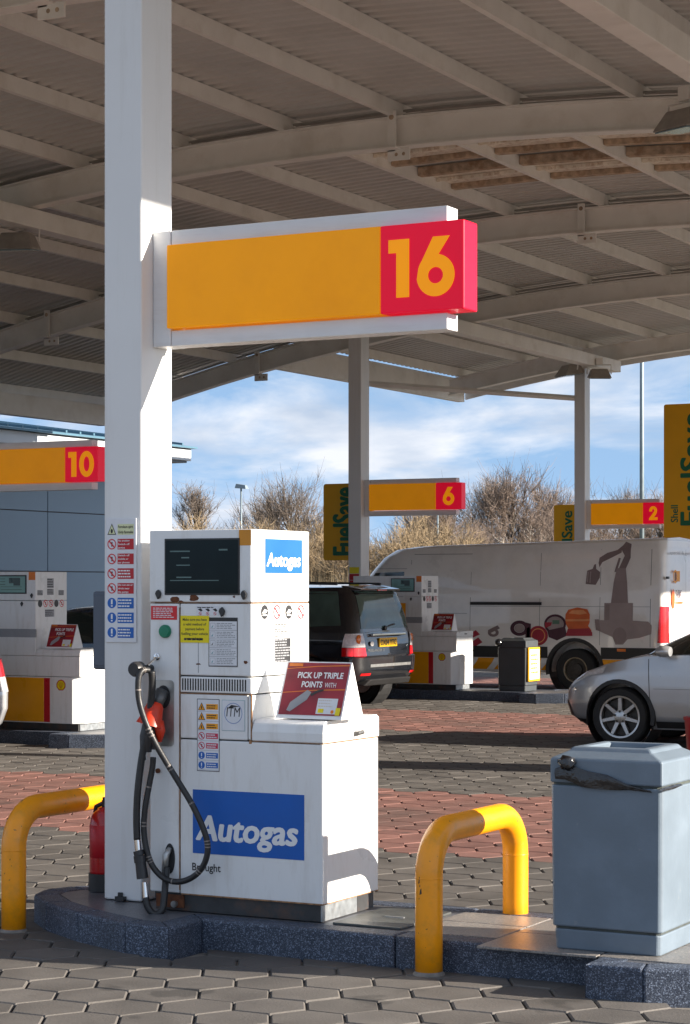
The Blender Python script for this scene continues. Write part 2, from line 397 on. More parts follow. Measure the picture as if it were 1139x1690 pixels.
def no_sign(mb, cx, cy, r, fr, red, blk, off=.0015, ry=None):
    ry = ry or r
    mb.flat([circ(cx, cy, r, 20, ry), circ(cx, cy, r*.8, 20, ry*.8)[::-1]], fr, off, red)
    d = .56; k = .09
    mb.flat([[(cx-r*(d+k), cy+ry*(d-k)), (cx-r*(d-k), cy+ry*(d+k)), (cx+r*(d+k), cy-ry*(d-k)), (cx+r*(d-k), cy-ry*(d+k))][::-1]], fr, off + .0003, red)
    mb.rect(cx - r*.12, cx + r*.18, cy - ry*.45, cy + ry*.4, fr, off - .0003, blk)
def bars(mb, x0, x1, y0, y1, n, fr, mi, off=.0015, rag=.25, rnd=random):
    h = (y1 - y0) / n
    for i in range(n):
        x = x0; e = x1 - (x1 - x0) * rag * rnd.random(); y = y1 - (i + .75) * h
        while x < e - (x1-x0)*.04:
            wl = min((x1 - x0) * (.08 + .14 * rnd.random()), e - x)
            mb.rect(x, x + wl, y, y + h * .45, fr, off, mi); x += wl + (x1 - x0) * .03
# ================================================================== ground
ORG = Vector((0, 0, 0))
b = MB(); b.add([(-900, -300, -.012), (700, -300, -.012), (700, 1500, -.012), (-900, 1500, -.012)], [(0, 1, 2, 3)])
props(b.build('field_ground', 'grass', solid=False), 'dull winter grass and open ground beyond the forecourt', 'ground', kind='structure')
b = MB(); b.add([(-34, -30, -.008), (30, -30, -.008), (30, 58, -.008), (-34, 58, -.008)], [(0, 1, 2, 3)])
forecourt = props(b.build('forecourt_paving', 'joint', solid=False), 'red and grey hexagonal block paving of the forecourt', 'paving', kind='structure')
ROWS = [9.0, 19.25, 29.5, 39.75]
ISL = []   # (u0, u1, v) dog-bone islands
def dogbone(u0, u1, vc, nw=.46, ww=.735, nose=.78):
    """outline of a pump island, counter-clockwise"""
    a = [(u0 + 1.23, -nw), (u0 + 1.23, -ww), (u0 + .98, -ww + .01), (u0 + .6, -.56), (u0 + .28, -.37), (u0 + .06, -.17), (u0, 0)]
    low = a[::-1] + [(u1 - 1.23 + 0, -nw)] if False else None
    left = [(u0, 0), (u0 + .06, -.17), (u0 + .28, -.37), (u0 + .6, -.56), (u0 + .98, -ww + .01), (u0 + 1.23, -ww), (u0 + 1.235, -nw)]
    right = [(u0 + u1 - x, y) for x, y in left][::-1]
    low = left + right
    up = [(x, -y) for x, y in low][::-1][1:-1]
    return [(x, vc + y) for x, y in low + up]
ISLANDS = [(-6.53, -2.05, 9.0), (-17.9, -12.15, 19.25), (-17.9, -11.2, 29.5), (-17.9, -11.6, 39.75), (-6.6, -2.1, 19.25)]
def inside(px_, py_, poly):
    r = False; n = len(poly)
    for i in range(n):
        x1, y1 = poly[i]; x2, y2 = poly[(i + 1) % n]
        if (y1 > py_) != (y2 > py_) and px_ < (x2 - x1) * (py_ - y1) / (y2 - y1) + x1: r = not r
    return r
POLYS = [dogbone(*i) for i in ISLANDS]
RED = [(12.25, 16.0), (22.6, 26.5), (33., 36.8)]
A = .17; G = .0038; CH = .0075
def hexring(r, z): return [(r * math.cos(R(60 * k)), r * math.sin(R(60 * k)), z) for k in range(6)]
hv = hexring(A - G - CH * 1.15, .010) + hexring(A - G, .002) + hexring(A - G, -.007)
hf = [tuple(range(6))] + [(6 + k, 6 + (k+1) % 6, (k+1) % 6, k) for k in range(6)] + [(12 + k, 12 + (k+1) % 6, 6 + (k+1) % 6, 6 + k) for k in range(6)]
pav_me = {}
for nme in ['paver_%s%d' % (a, k) for a in ('grey', 'red') for k in range(5)]:
    me = bpy.data.meshes.new('paver'); me.from_pydata(hv, [], hf); me.materials.append(M[nme]); me.update(); pav_me[nme] = me
spots = []
rng = random.Random(3)
iu = 0
du, dv = 1.5 * A, math.sqrt(3) * A
for i in range(int(-27 / du), int(3 / du)):
    for j in range(int(5 / dv), int(52 / dv)):
        u = i * du; v = j * dv + (dv / 2 if i % 2 else 0)
        Y = -u * SS + v * CC; X = u * CC + v * SS
        if Y < 7.0 or Y > 50: continue
        if abs(X) > .165 * Y + 2.2: continue
        if any(inside(u, v, p) for p in POLYS): continue
        x, y, _ = proj((u, v, 0))
        hid = not (4 < x < 1135 and 985 < y < 1684) or (160 < x < 640 and y < 1545) or (905 < x and 1225 < y < 1600) or (680 < x < 735 and y > 1380) or (0 < x < 60 and 1330 < y < 1545)
        kind = 'red' if any(a <= v <= c_ for a, c_ in RED) else 'grey'
        nme = 'paver_%s%d' % (kind, rng.choice((0, 1, 1, 2, 2, 2, 3, 3, 4)))
        spots.append((Y if not hid else 1e3 + Y, u, v, nme, (rng.gauss(0, .005), rng.gauss(0, .005), rng.gauss(0, .001))))
spots.sort()
for k, (Y, u, v, nme, t) in enumerate(spots[:300]):
    o = bpy.data.objects.new('paver', pav_me[nme]); C.objects.link(o); o.parent = forecourt
    o.location = (u, v, t[2]); o.rotation_euler = (t[0], t[1], 0)
names = list(pav_me); vs = []; fs = []; ms = []
for Y, u, v, nme, t in spots[300:]:
    bse = len(vs)
    vs += [(u + p[0], v + p[1], p[2] + t[2] + p[1] * t[0] - p[0] * t[1]) for p in hv]
    fs += [tuple(bse + q for q in f) for f in hf]; ms += [names.index(nme)] * len(hf)
me = bpy.data.meshes.new('paver_field'); me.from_pydata(vs, [], fs)
for q in names: me.materials.append(M[q])
me.polygons.foreach_set('material_index', ms); me.update()
o = bpy.data.objects.new('paver_field', me); C.objects.link(o); o.parent = forecourt; props(o, kind='stuff')

# ------------------------------------------------------------------ pump islands
def island(idx, label, detail):
    u0, u1, vc = ISLANDS[idx]; poly = POLYS[idx]; n = len(poly); H = .15
    global ORG
    ORG = Vector((0, 0, 0))
    # top fill, a little below the kerb tops
    ins = []
    KW = .13
    for i in range(n):
        p0, p1, p2 = (Vector(poly[i-1]), Vector(poly[i]), Vector(poly[(i+1) % n]))
        d1 = (p1 - p0).normalized(); d2 = (p2 - p1).normalized()
        n1 = Vector((-d1.y, d1.x)); n2 = Vector((-d2.y, d2.x)); m_ = (n1 + n2); m_.normalize()
        ins.append(tuple(p1 + m_ * min(KW / max(.35, m_.dot(n1)), KW * 1.9)))
    b = MB(); b.flat([ins], FZ(H - .004)); 
    isl = props(b.build('pump_island', 'granite_top', solid=False), label, 'pump island', 'pump islands with granite kerbs', 'structure')
    for i in range(n):
        a, c_ = poly[i], poly[(i+1) % n]; a2, c2 = ins[i], ins[(i+1) % n]
        ln = math.dist(a, c_); k = max(1, round(ln / .9)) if detail else 1
        for q in range(k):
            g = .0025 / ln if detail else 0
            s0, s1 = q / k + (g if q else 0), (q + 1) / k - (g if q < k - 1 else 0)
            L_ = lambda p, r, t: (p[0] + (r[0]-p[0])*t, p[1] + (r[1]-p[1])*t)
            o0, o1, i0, i1 = L_(a, c_, s0), L_(a, c_, s1), L_(a2, c2, s0), L_(a2, c2, s1)
            kb = MB(); kb.hexa([(*o0, -.03), (*o1, -.03), (*i1, -.03), (*i0, -.03), (*o0, H), (*o1, H), (*i1, H), (*i0, H)])
            kb.build('kerb_stone', 'granite', isl, bevel=.012 if detail else .01)
    return isl
isl16 = island(0, 'speckled granite island carrying the gas dispenser in the foreground', True)
island(1, 'raised kerbed island under the pump numbered 10', False)
island(2, 'raised kerbed island under the pump numbered 6', False)
island(3, 'raised kerbed island behind the white van', False)
island(4, 'raised kerbed island beyond the right edge of view', False)
# pale slabs laid on the near island, right of the dispenser
ORG = Vector((0, 0, 0))
for (x0, x1, y0, y1) in [(-4.30, -3.86, 8.68, 9.02), (-4.30, -3.86, 9.03, 9.31), (-3.85, -3.3, 8.45, 8.87), (-3.85, -3.3, 8.88, 9.31), (-3.29, -2.7, 8.45, 8.87), (-3.29, -2.7, 8.88, 9.31)]:
    b = MB(); b.box(x0, x1, y0, y1, .14, .152); b.build('slab', 'slab', isl16, bevel=.003)
pl = thing('manhole_plate', 'dark steel access plate beside the foot of the gas dispenser', 'plate', (-4.5, 8.9, .15))
b = MB(); b.box(-4.69, -4.34, 8.70, 9.24, .146, .158); b.build('cover', 'plate_metal', pl, bevel=.003)
b = MB(); b.box(-4.55, -4.45, 8.95, 8.965, .158, .163); b.build('lifting_bar', 'metal_grey', pl)

# ================================================================== canopy
UC, ZC, KC = -10.75, 6.53, .0112
def za(u): return ZC - KC * (u - UC) ** 2      # underside of the arched beams
canopy = thing('forecourt_canopy', 'white steel canopy with arched beams and ribbed decking over the pumps', 'canopy', (-11, 25, 6))
UL, UR = -23.3, -.84
ARCH = [(8.0, UL, UR), (14.6, UL, UR), (21.2, UL, UR), (27.5, UL, UR), (34.0, UL, UR), (41.0, -19.3, UR)]
def sweep(mb, v, u0, u1, sec, n=26, f=za):
    k = len(sec); vs = []; fs = []
    for i in range(n + 1):
        u = u0 + (u1 - u0) * i / n
        for y, z in sec: vs.append((u, v + y, f(u) + z))
    for i in range(n):
        for j in range(k): fs.append((i*k + j, i*k + (j+1) % k, (i+1)*k + (j+1) % k, (i+1)*k + j))
    fs += [tuple(range(k - 1, -1, -1)), tuple(n*k + j for j in range(k))]
    mb.add(vs, fs)
DB = .34
isec = [(-.09, 0), (.09, 0), (.09, .016), (.012, .02), (.012, DB-.02), (.09, DB-.016), (.09, DB), (-.09, DB), (-.09, DB-.016), (-.012, DB-.02), (-.012, .02), (-.09, .016)]
for v, u0, u1 in ARCH:
    b = MB(); sweep(b, v, u0, u1, isec); b.build('arch_beam', 'steel_white', canopy)
for u in (-15.6, -5.95):
    b = MB(); b.box(u - .12, u + .12, 7.6, 41.0, 6.03, 6.255); b.build('main_beam', 'steel_white', canopy, bevel=.008)
PUR = [UC + .11 + 1.4 * k for k in range(-9, 8)]
for u in PUR:
    v1 = 42.3 if u > -19.5 else 34.5
    z = za(u) + DB
    b = MB(); b.box(u - .035, u + .035, 7.0, v1, z + .003, z + .17); b.build('purlin', 'steel_white', canopy)
# ribbed deck: trapezoid ribs running along the arch
def deck(v0, v1, u0, u1):
    vs = []; fs = []; nu = 24; pitch = .2
    prof = []
    v = v0
    while v < v1:
        prof += [(v, 0), (v + .085, 0), (v + .105, .035), (v + .18, .035)]; v += pitch
    k = len(prof)
    for i in range(nu + 1):
        u = u0 + (u1 - u0) * i / nu; z = za(u) + DB + .175
        vs += [(u, y, z + h) for y, h in prof]
    for i in range(nu):
        for j in range(k - 1): fs.append((i*k + j, (i+1)*k + j, (i+1)*k + j + 1, i*k + j + 1))
    b = MB(); b.add(vs, fs); b.build('roof_deck', 'deck', canopy, solid=False)
deck(7.0, 34.5, -23.35, UR + .1); deck(34.5, 42.4, -19.5, UR + .1)
# outer roof skin, edges, gutters
for (v0, v1, u0, u1) in ((7.0, 34.5, -23.36, UR + .12), (34.5, 42.4, -19.55, UR + .12)):
    b = MB(); sweep(b, 0, u0, u1, [(v0, DB + .23), (v1, DB + .23), (v1, DB + .27), (v0, DB + .27)]); b.build('roof_skin', 'fascia', canopy)
b = MB(); b.box(-23.1, -22.9, 7.0, 33.6, 4.72, 5.10); b.build('edge_beam', 'steel_white', canopy, bevel=.01)
b = MB(); b.box(-19.72, -19.56, 34.3, 42.3, za(-19.5) + .02, za(-19.5) + .5); b.build('edge_fascia', 'steel_white', canopy)
b = MB(); b.box(UR + .13, UR + .2, 7.0, 42.4, za(UR) - .02, za(UR) + .7); b.build('edge_fascia', 'steel_white', canopy)
b = MB(); sweep(b, 42.45, -19.6, UR + .1, [(-.03, .1), (.03, .1), (.03, .62), (-.03, .62)]); b.build('edge_fascia', 'steel_white', canopy)
b = MB(); b.tube([(-19.1, 36.9, 5.62), (-15.9, 39.7, 5.42)], .055, 4); b.build('drain_pipe', 'steel_white', canopy)
# conduit runs clipped along the arches
for v in (14.6, 21.2, 27.5, 34.0):
    for q, (dy, dz) in enumerate(((.13, DB + .10), (.19, DB + .10), (.13, DB + .05))):
        b = MB(); b.tube([(UL + .5 + (UR - UL - 1) * i / 22, v + dy, za(UL + .5 + (UR - UL - 1) * i / 22) + dz) for i in range(23)], .014, 6)
        b.build('conduit', 'conduit', canopy, smooth=True)
# hanging angle brackets with two bolt holes
def bracket(x, y, v):
    u, z = onv(x, y, v); zt = za(u) + DB
    b = MB(); b.box(u - .05, u + .05, v - .125, v - .10, za(u) - .06, zt + .05)
    b.box(u - .05, u + .22, v - .125, v - .10, za(u) - .16, za(u) - .03)
    b.box(u - .05, u + .12, v - .26, v - .126, za(u) - .045, za(u) - .03)
    br = b.build('bracket', 'steel_white', canopy, bevel=.004)
    b = MB()
    for k in (.06, .15): b.lathe([(.02, 0), (.0001, .0)], (u + k, v - .128, za(u) - .095), 'y', 10)
    b.lathe([(.03, 0), (.0001, 0)], (u - .0, v - .128, zt - .02), 'y', 10)
    b.build('bolt', 'rust', br, solid=False)
for x, y, v in ((655, 250, 21.2), (965, 375, 27.5), (430, 610, 34.0), (85, 560, 27.5), (85, 10, 14.6)): bracket(x, y, v)

# ------------------------------------------------------------------ rusty light trays between the purlins
n_tr = 0
for row, (v0, v1) in enumerate(((22.8, 23.85), (24.6, 25.6))):
    for k in range(5):
        ua, ub = PUR[8 + k], PUR[9 + k]
        um = (ua + ub) / 2; z = za(um) + DB + .045; sl = (za(ub) - za(ua)) / (ub - ua)
        t = thing('light_tray', 'rusted slatted light tray under the canopy deck, %s from the sign end, %s row' % (('first', 'second', 'third', 'fourth', 'fifth')[k], ('nearer', 'farther')[row]), 'light tray', (um, (v0 + v1) / 2, z), 'rusty light trays under the canopy')
        def Zt(u): return z + sl * (u - um)
        a_, c_ = ua + .04, ub - .04
        for vv in (v0, v1):
            b = MB(); b.hexa([(a_, vv - .06, Zt(a_) + .01), (c_, vv - .06, Zt(c_) + .01), (c_, vv + .06, Zt(c_) + .01), (a_, vv + .06, Zt(a_) + .01),
                              (a_, vv - .06, Zt(a_) + .12), (c_, vv - .06, Zt(c_) + .12), (c_, vv + .06, Zt(c_) + .12), (a_, vv + .06, Zt(a_) + .12)])
            b.build('side_rail', 'rust', t, bevel=.004)
        b = MB(); b.hexa([(a_, v0 + .07, Zt(a_) + .075), (c_, v0 + .07, Zt(c_) + .075), (c_, v1 - .07, Zt(c_) + .075), (a_, v1 - .07, Zt(a_) + .075),
                          (a_, v0 + .07, Zt(a_) + .09), (c_, v0 + .07, Zt(c_) + .09), (c_, v1 - .07, Zt(c_) + .09), (a_, v1 - .07, Zt(a_) + .09)])
        b.build('reflector', 'rust_pale', t)
        b = MB(); b.hexa([(a_, (v0+v1)/2 - .02, Zt(a_) + .03), (c_, (v0+v1)/2 - .02, Zt(c_) + .03), (c_, (v0+v1)/2 + .02, Zt(c_) + .03), (a_, (v0+v1)/2 + .02, Zt(a_) + .03), (a_, (v0+v1)/2 - .02, Zt(a_) + .07), (c_, (v0+v1)/2 - .02, Zt(c_) + .07), (c_, (v0+v1)/2 + .02, Zt(c_) + .07), (a_, (v0+v1)/2 + .02, Zt(a_) + .07)]); b.build('lamp_tube', 'rust_pale', t)

# ------------------------------------------------------------------ floodlights under the canopy
def floodlight(label, u, v, z, rz, s=1.):
    t = thing('floodlight', label, 'floodlight', (0, 0, 0), 'canopy floodlights')
    b = MB(); b.hexa([(-.2, -.17, -.06), (.2, -.17, -.06), (.2, .17, -.02), (-.2, .17, -.02), (-.14, -.06, .12), (.14, -.06, .12), (.14, .14, .12), (-.14, .14, .12)])
    b.build('housing', 'flood_body', t, bevel=.012)
    b = MB(); b.hexa([(-.18, -.15, -.072), (.18, -.15, -.072), (.18, .15, -.034), (-.18, .15, -.034), (-.18, -.15, -.061), (.18, -.15, -.061), (.18, .15, -.023), (-.18, .15, -.023)])
    b.build('glass', 'floodglass', t)
    b = MB(); b.tube([(-.215, .03, .03), (-.215, .05, .2), (.215, .05, .2), (.215, .03, .03)], .012, 6); b.box(-.06, .06, .0, .1, .2, .32)
    b.build('yoke', 'steel_white', t)
    t.location = (u, v, z); t.rotation_euler = (0, 0, rz); t.scale = (s,) * 3
v_, z = onu(28, 405, -15.75); floodlight('grey floodlight under the canopy at the left edge, above sign 10', -15.75, v_, z, R(20), 1.25)
u, z = onv(1128, 205, 20.6); floodlight('floodlight with white and red lamp end at the upper right edge', u, 20.6, z, R(-25), 1.2)
u, z = onv(940, 615, 39.5); floodlight('floodlight on the left of the column that carries sign 2', u, 39.5, z, R(-40), 1.25)
u, z = onv(990, 620, 39.6); floodlight('floodlight on the right of the column that carries sign 2', u, 39.6, z, R(30), 1.1)
u, z = onv(632, 547, 29.4); floodlight('floodlight beside the head of the column carrying sign 6', u, 29.4, z, R(10), 1.25)

# ------------------------------------------------------------------ columns
def column(label, u, v, lo=.15):
    t = thing('canopy_column', label, 'column', (u, v, lo), 'canopy columns')
    b = MB(); b.box(u - .111, u + .111, v - .14, v + .14, lo, 6.03); b.build('shaft', 'column_white', t, bevel=.009)
    b = MB(); b.box(u - .17, u + .17, v - .2, v + .2, 6.0, 6.028); b.build('cap_plate', 'steel_white', t)
    return t
col16 = column('white square column carrying sign 16 in the foreground', -5.953, 9.0)
b = MB(); b.box(-5.98, -5.93, 8.83, 8.858, .15, .172); b.box(-5.972, -5.95, 8.845, 8.857, .172, .19); b.build('drain_spout', 'black_plastic', col16)
column('white column carrying sign 6 in the middle distance', -15.44, 29.5)
column('white column carrying sign 2 farthest back', -15.82, 39.75)
column('white column just outside the left edge, carrying sign 10', -15.03, 19.25)
column('white column outside the right edge of view', -5.95, 19.25)

# ------------------------------------------------------------------ pump number signs
def number_sign(label, num, ur, v, zb=2.97, H=.41, Ln=1.60):
    """ur: right face of its column"""
    t = thing('pump_number_sign', label, 'sign', (ur, v, zb - .08), 'pump number signs')
    u0 = ur + .11; u1 = u0 + Ln; f = v - .09; bk = v + .06
    b = MB(); b.box(ur + .002, ur + .105, v - .06, v + .075, zb - .085, zb + H + .075); b.build('mounting_channel', 'sign_alu', t, bevel=.004)
    for z0, z1 in ((zb + H + .002, zb + H + .075), (zb - .085, zb - .008)):
        b = MB(); b.box(ur + .107, u1 - .1, v - .056, v + .06, z0, z1); b.build('rail', 'sign_alu', t, bevel=.004)
    ux = u1 - .43
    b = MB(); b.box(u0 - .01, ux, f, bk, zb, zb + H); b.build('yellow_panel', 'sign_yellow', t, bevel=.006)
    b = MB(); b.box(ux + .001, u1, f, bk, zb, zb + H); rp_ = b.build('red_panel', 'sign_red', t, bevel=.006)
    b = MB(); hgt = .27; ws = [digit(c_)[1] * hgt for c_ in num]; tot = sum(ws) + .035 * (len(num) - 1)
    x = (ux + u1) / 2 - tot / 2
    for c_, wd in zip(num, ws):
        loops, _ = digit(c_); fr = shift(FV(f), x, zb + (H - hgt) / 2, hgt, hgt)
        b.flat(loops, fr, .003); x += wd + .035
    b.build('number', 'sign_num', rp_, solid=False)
    return t
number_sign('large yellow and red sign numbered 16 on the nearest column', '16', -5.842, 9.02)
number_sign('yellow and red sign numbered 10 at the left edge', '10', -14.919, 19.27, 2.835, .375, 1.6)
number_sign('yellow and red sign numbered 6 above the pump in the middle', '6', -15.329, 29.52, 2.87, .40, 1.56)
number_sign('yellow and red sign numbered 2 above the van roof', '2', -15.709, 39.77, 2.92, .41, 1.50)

# ================================================================== shop building on the left
shop = thing('shop_building', 'blue grey panelled shop building with overhanging roof at the left', 'building', (-28, 30, 0))
b = MB(); b.box(-38, -25.53, 12, 38.6, 0, 4.5); b.build('wall', 'seam', shop)
zs = [0, .95, 2.0, 3.2, 4.34]
for zi in range(4):
    for k in range(8):
        v0 = 12 + k * 3.325
        b = MB(); b.box(-25.53, -25.5, v0 + .012, v0 + 3.313, zs[zi] + .01, zs[zi + 1] - .01); b.build('cladding_panel', 'cladding', shop, bevel=.004)
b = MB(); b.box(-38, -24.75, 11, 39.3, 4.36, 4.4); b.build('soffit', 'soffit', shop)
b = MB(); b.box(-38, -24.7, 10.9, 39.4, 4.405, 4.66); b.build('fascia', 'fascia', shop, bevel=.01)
b = MB(); b.hexa([(-24.6, 10.8, 4.67), (-24.6, 39.5, 4.67), (-39, 39.5, 4.67), (-39, 10.8, 4.67), (-24.6, 10.8, 4.71), (-24.6, 39.5, 4.71), (-32, 39.5, 5.7), (-32, 10.8, 5.7)])
rf = b.build('roof', 'roof_blue', shop)
for k in range(60):
    v = 11 + k * .472
    b = MB(); b.hexa([(-24.58, v, 4.715), (-24.58, v + .05, 4.715), (-32, v + .05, 5.71), (-32, v, 5.71), (-24.58, v, 4.76), (-24.58, v + .05, 4.76), (-32, v + .05, 5.76), (-32, v, 5.76)])
    b.build('roof_seam', 'roof_blue', rf)
# ================================================================== autogas dispenser
VF = 8.70; UL16, UM16, UR16 = -5.692, -5.122, -4.740; VB = 9.26
disp = thing('gas_dispenser', 'white gas dispenser with blue stickers and looping black hose in the foreground', 'fuel pump', (-5.2, 8.98, .15))
UH = onv(297, 1200, VF)[0]
g = .003
def pb(name, x0, x1, z0, z1, y0=VF, y1=VB, mat='pump_white', bev=.006, par=disp):
    b = MB(); b.box(x0, x1, y0, y1, z0, z1); return b.build(name, mat, par, bevel=bev)
pb('core', UL16 + .02, UM16 - .02, .2, 1.94, VF + .02, VB - .02, 'pump_dark', 0)
pb('core', UM16 - .02, UR16 - .02, .2, .96, VF + .02, VB - .02, 'pump_dark', 0)
head = pb('display_head', UL16, UM16, 1.622 + g, 1.97)
pb('hose_panel', UL16 + .004, UH - g, .235, 1.622 - g)
pb('door_panel', UH + g, UM16, 1.274 + g, 1.622 - g)
pb('side_edge', UH + .104, UH + .107, 1.29, 1.60, VF - .0012, VF + .01, 'p_grey', 0)
vent = pb('vent_strip', UH + g, UM16, 1.192 + g, 1.274 - g)
for k in range(25):
    x = UH + .018 + (UM16 - UH - .05) * k / 24
    pb('slot', x - .0036, x + .0036, 1.206, 1.262, VF - .001, VF + .01, 'pump_dark', 0, vent)
pb('lower_panel', UH + g, UR16, .232, .974 - g)
pb('lower_panel', UH + g, UM16 - g - .02, .975 + .002, 1.192 - g)
pb('tower_side', UM16 - .018, UM16, .98, 1.192 - g)
# lid of the low side cabinet, rounded towards the front
b = MB(); pr = [(VF - .004, .976), (VF - .004, 1.02), (VF + .006, 1.06), (VF + .03, 1.078), (VB - .02, 1.083), (VB + .003, 1.07), (VB + .003, .976)]
b.add([(UM16 + g, y, z) for y, z in pr] + [(UR16 + .004, y, z) for y, z in pr], [tuple(range(6, -1, -1)), tuple(range(7, 14))] + [(i, (i+1) % 7, 7 + (i+1) % 7, 7 + i) for i in range(7)])
lid = b.build('lid', 'pump_white', disp, bevel=.006)
b = MB(); yy, zz_ = onu(588, 1210, UR16); b.tube([(UR16 + .003, yy - .02, zz_), (UR16 + .02, yy - .02, zz_), (UR16 + .022, yy + .03, zz_ + .004)], .011, 8); b.build('handle', 'metal_dark', lid)
pb('plinth', UL16 + .03, UR16 - .02, .15, .232, VF + .012, VB - .03, 'plinth', .003)
pb('plinth_end', UR16 - .019, UR16 - .012, .152, .226, VF + .014, VB - .2, 'zinc', 0)
pb('plinth_end', UR16 - .019, UR16 - .012, .152, .226, VB - .197, VB - .03, 'plinth', 0)
# rust along the seams
rl = MB()
for x0, x1, z0, z1 in ((UH + .01, UR16 - .004, .230, .236), (UM16 - .003, UM16 + .003, .985, 1.19), (UM16, UR16, .9725, .9762), (UL16 + .01, UM16, 1.6205, 1.6235), (UH - .001, UH + .0015, .25, 1.6), (UM16 - .012, UM16 + .002, .962, .980), (UH, UM16, 1.189, 1.1925)):
    rl.box(x0, x1, VF - .0015, VF + .006, z0, z1)
rl.box(UR16 - .004, UR16 + .0015, VF, VB, .2305, .2345); rl.box(UR16 - .003, UR16 + .002, VF + .01, VB - .01, .9728, .9752)
rl.box(UM16 - .003, UM16 + .0015, VF + .01, VB - .01, 1.6205, 1.6235)
rl.build('rust_seam', 'rust_line', disp)
fr = FV(VF)
def F(x, y): return onv(x, y, VF)
# paint flaked to rust under the screen
b = MB(); rr = random.Random(5)
for (px_, py_, rx, ry) in ((289, 990, .028, .017), (321, 987, .03, .02), (387, 985, .008, .006), (299, 993, .015, .006), (406, 1093, .014, .008), (328, 1096, .016, .004)):
    x, z = F(px_, py_); b.flat([[(x + rx * math.cos(a * .52) * rr.uniform(.65, 1.1), z + ry * math.sin(a * .52) * rr.uniform(.65, 1.1)) for a in range(12)]], fr, .0012)
b.build('rust_patch', 'rust_mark', disp, solid=False)
# screen
(x0, z1), (x1, z0) = F(275, 892), F(394, 979.5)
b = MB(); b.box(x0 - .008, x1 + .008, VF - .004, VF + .004, z0 - .008, z1 + .008); bez = b.build('screen_bezel', 'black_plastic', head, bevel=.002)
b = MB(); b.rect(x0, x1, z0, z1, fr, .0052, 0)
W, Hh = x1 - x0, z1 - z0
for (a, c_, e, h_) in ((.06, .34, .78, .012), (.22, .33, .66, .012), (.15, .34, .52, .01), (.15, .36, .29, .012), (.06, .74, .235, .008), (.74, .86, .80, .015)):
    b.rect(x0 + a * W, x0 + c_ * W, z0 + e * Hh, z0 + (e + h_ * 2) * Hh, fr, .0058, 1)
b.build('screen', ['screen', 'lcd_print'], bez, solid=False)
x, z = F(405, 886); b = MB(); b.rect(x - .033, UM16 - .001, z - .04, 1.967, fr, .001); b.build('orange_sticker', 'orange_square', head, solid=False)
# lock knobs
for px_, py_, par in ((263, 981, head), (404, 982, head), (368, 1010, disp)):
    x, z = F(px_, py_); b = MB()
    b.prism([(x - .016, z + .004), (x - .002, z - .024), (x + .012, z - .012), (x + .016, z + .006), (x + .002, z + .024), (x - .01, z + .016)], FV(VF), .014); b.build('lock_knob', 'black_plastic', par, bevel=.003)
# stickers: one mesh each, several inks
def sticker(name, px0, py0, px1, py1, base, par=disp, plane=VF, off=.0015):
    (a, t_), (c_, q) = onv(px0, py0, plane), onv(px1, py1, plane)
    b = MB(); b.rect(a, c_, q, t_, FV(plane), off, 0); b.bb = (a, c_, q, t_); b.nm = name; b.par = par; b.base = base; return b
def fin(b, inks): b.build(b.nm, [b.base] + inks, b.par, solid=False)
b = sticker('red_notice', 250, 1000, 293, 1023, 'p_redbright'); a, c_, q, t_ = b.bb; bars(b, a + .012, c_ - .012, q + .008, t_ - .006, 6, fr, 1, .002, .2); fin(b, ['p_offwhite'])
b = sticker('yellow_notice', 299, 1016, 346, 1061, 'p_yellow', off=.003); a, c_, q, t_ = b.bb
for i, tx in enumerate(['Make sure you have', 'a valid method of', 'payment before', 'fuelling your vehicle', 'we no longer', '']):
    if tx:
        wd = (c_ - a - .01) * min(1, len(tx) / 20); m_ = (a + c_) / 2
        put_text(b, tx, fr, m_ - wd / 2, m_ + wd / 2, t_ - .024 - i * .0225, .0125, 1, .0036, bold=.012)
bars(b, a + .02, c_ - .02, q + .006, q + .028, 1, fr, 1, .0036, .1); fin(b, ['p_black'])
b = sticker('instruction_panel', 345, 1019, 393, 1101, 'p_black', off=.0012); a, c_, q, t_ = b.bb
b.rect(a + .004, c_ - .004, q + .004, t_ - .018, fr, .0018, 1); put_text(b, 'SAFETY INSTRUCTIONS', fr, a + .02, c_ - .02, t_ - .012, .006, 1, .002) if False else None
hh = (t_ - .02 - q - .006) / 5
for i in range(5):
    zt = t_ - .02 - i * hh
    b.rect(a + .01, a + .038, zt - hh + .008, zt - .006, fr, .0022, 2); b.rect(a + .0115, a + .0365, zt - hh + .0095, zt - .0075, fr, .0026, 1)
    b.flat([[(a + .016, zt - hh + .014), (a + .028, zt - hh * .35), (a + .022, zt - hh * .7)]], fr, .003, 3 if i != 2 else 0)
    bars(b, a + .045, c_ - .01, zt - hh + .006, zt - .004, 4, fr, 2, .0022, .25); b.rect(a + .005, c_ - .005, zt - hh, zt - hh + .002, fr, .0022, 2)
fin(b, ['p_offwhite', 'p_grey', 'p_teal'])
b = sticker('pictogram_label', 325, 1000, 362, 1016, 'p_offwhite'); a, c_, q, t_ = b.bb; bars(b, a + .005, c_ - .005, t_ - .012, t_ - .002, 1, fr, 1)
for k in range(3):
    x = a + (c_ - a) * (.17 + .33 * k); b.flat([[(x - .013, q + .03), (x + .004, q + .034), (x + .014, q + .024), (x + .004, q + .018)]], fr, .002, 1); no_sign(b, x, q + .009, .008, fr, 2, 1, .002)
fin(b, ['p_black', 'p_redbright'])
b = sticker('hazard_list', 326, 1153, 363, 1274, 'p_black'); a, c_, q, t_ = b.bb; b.rect(a + .003, c_ - .003, q + .003, t_ - .003, fr, .0018, 1)
hh = (t_ - q - .02) / 7
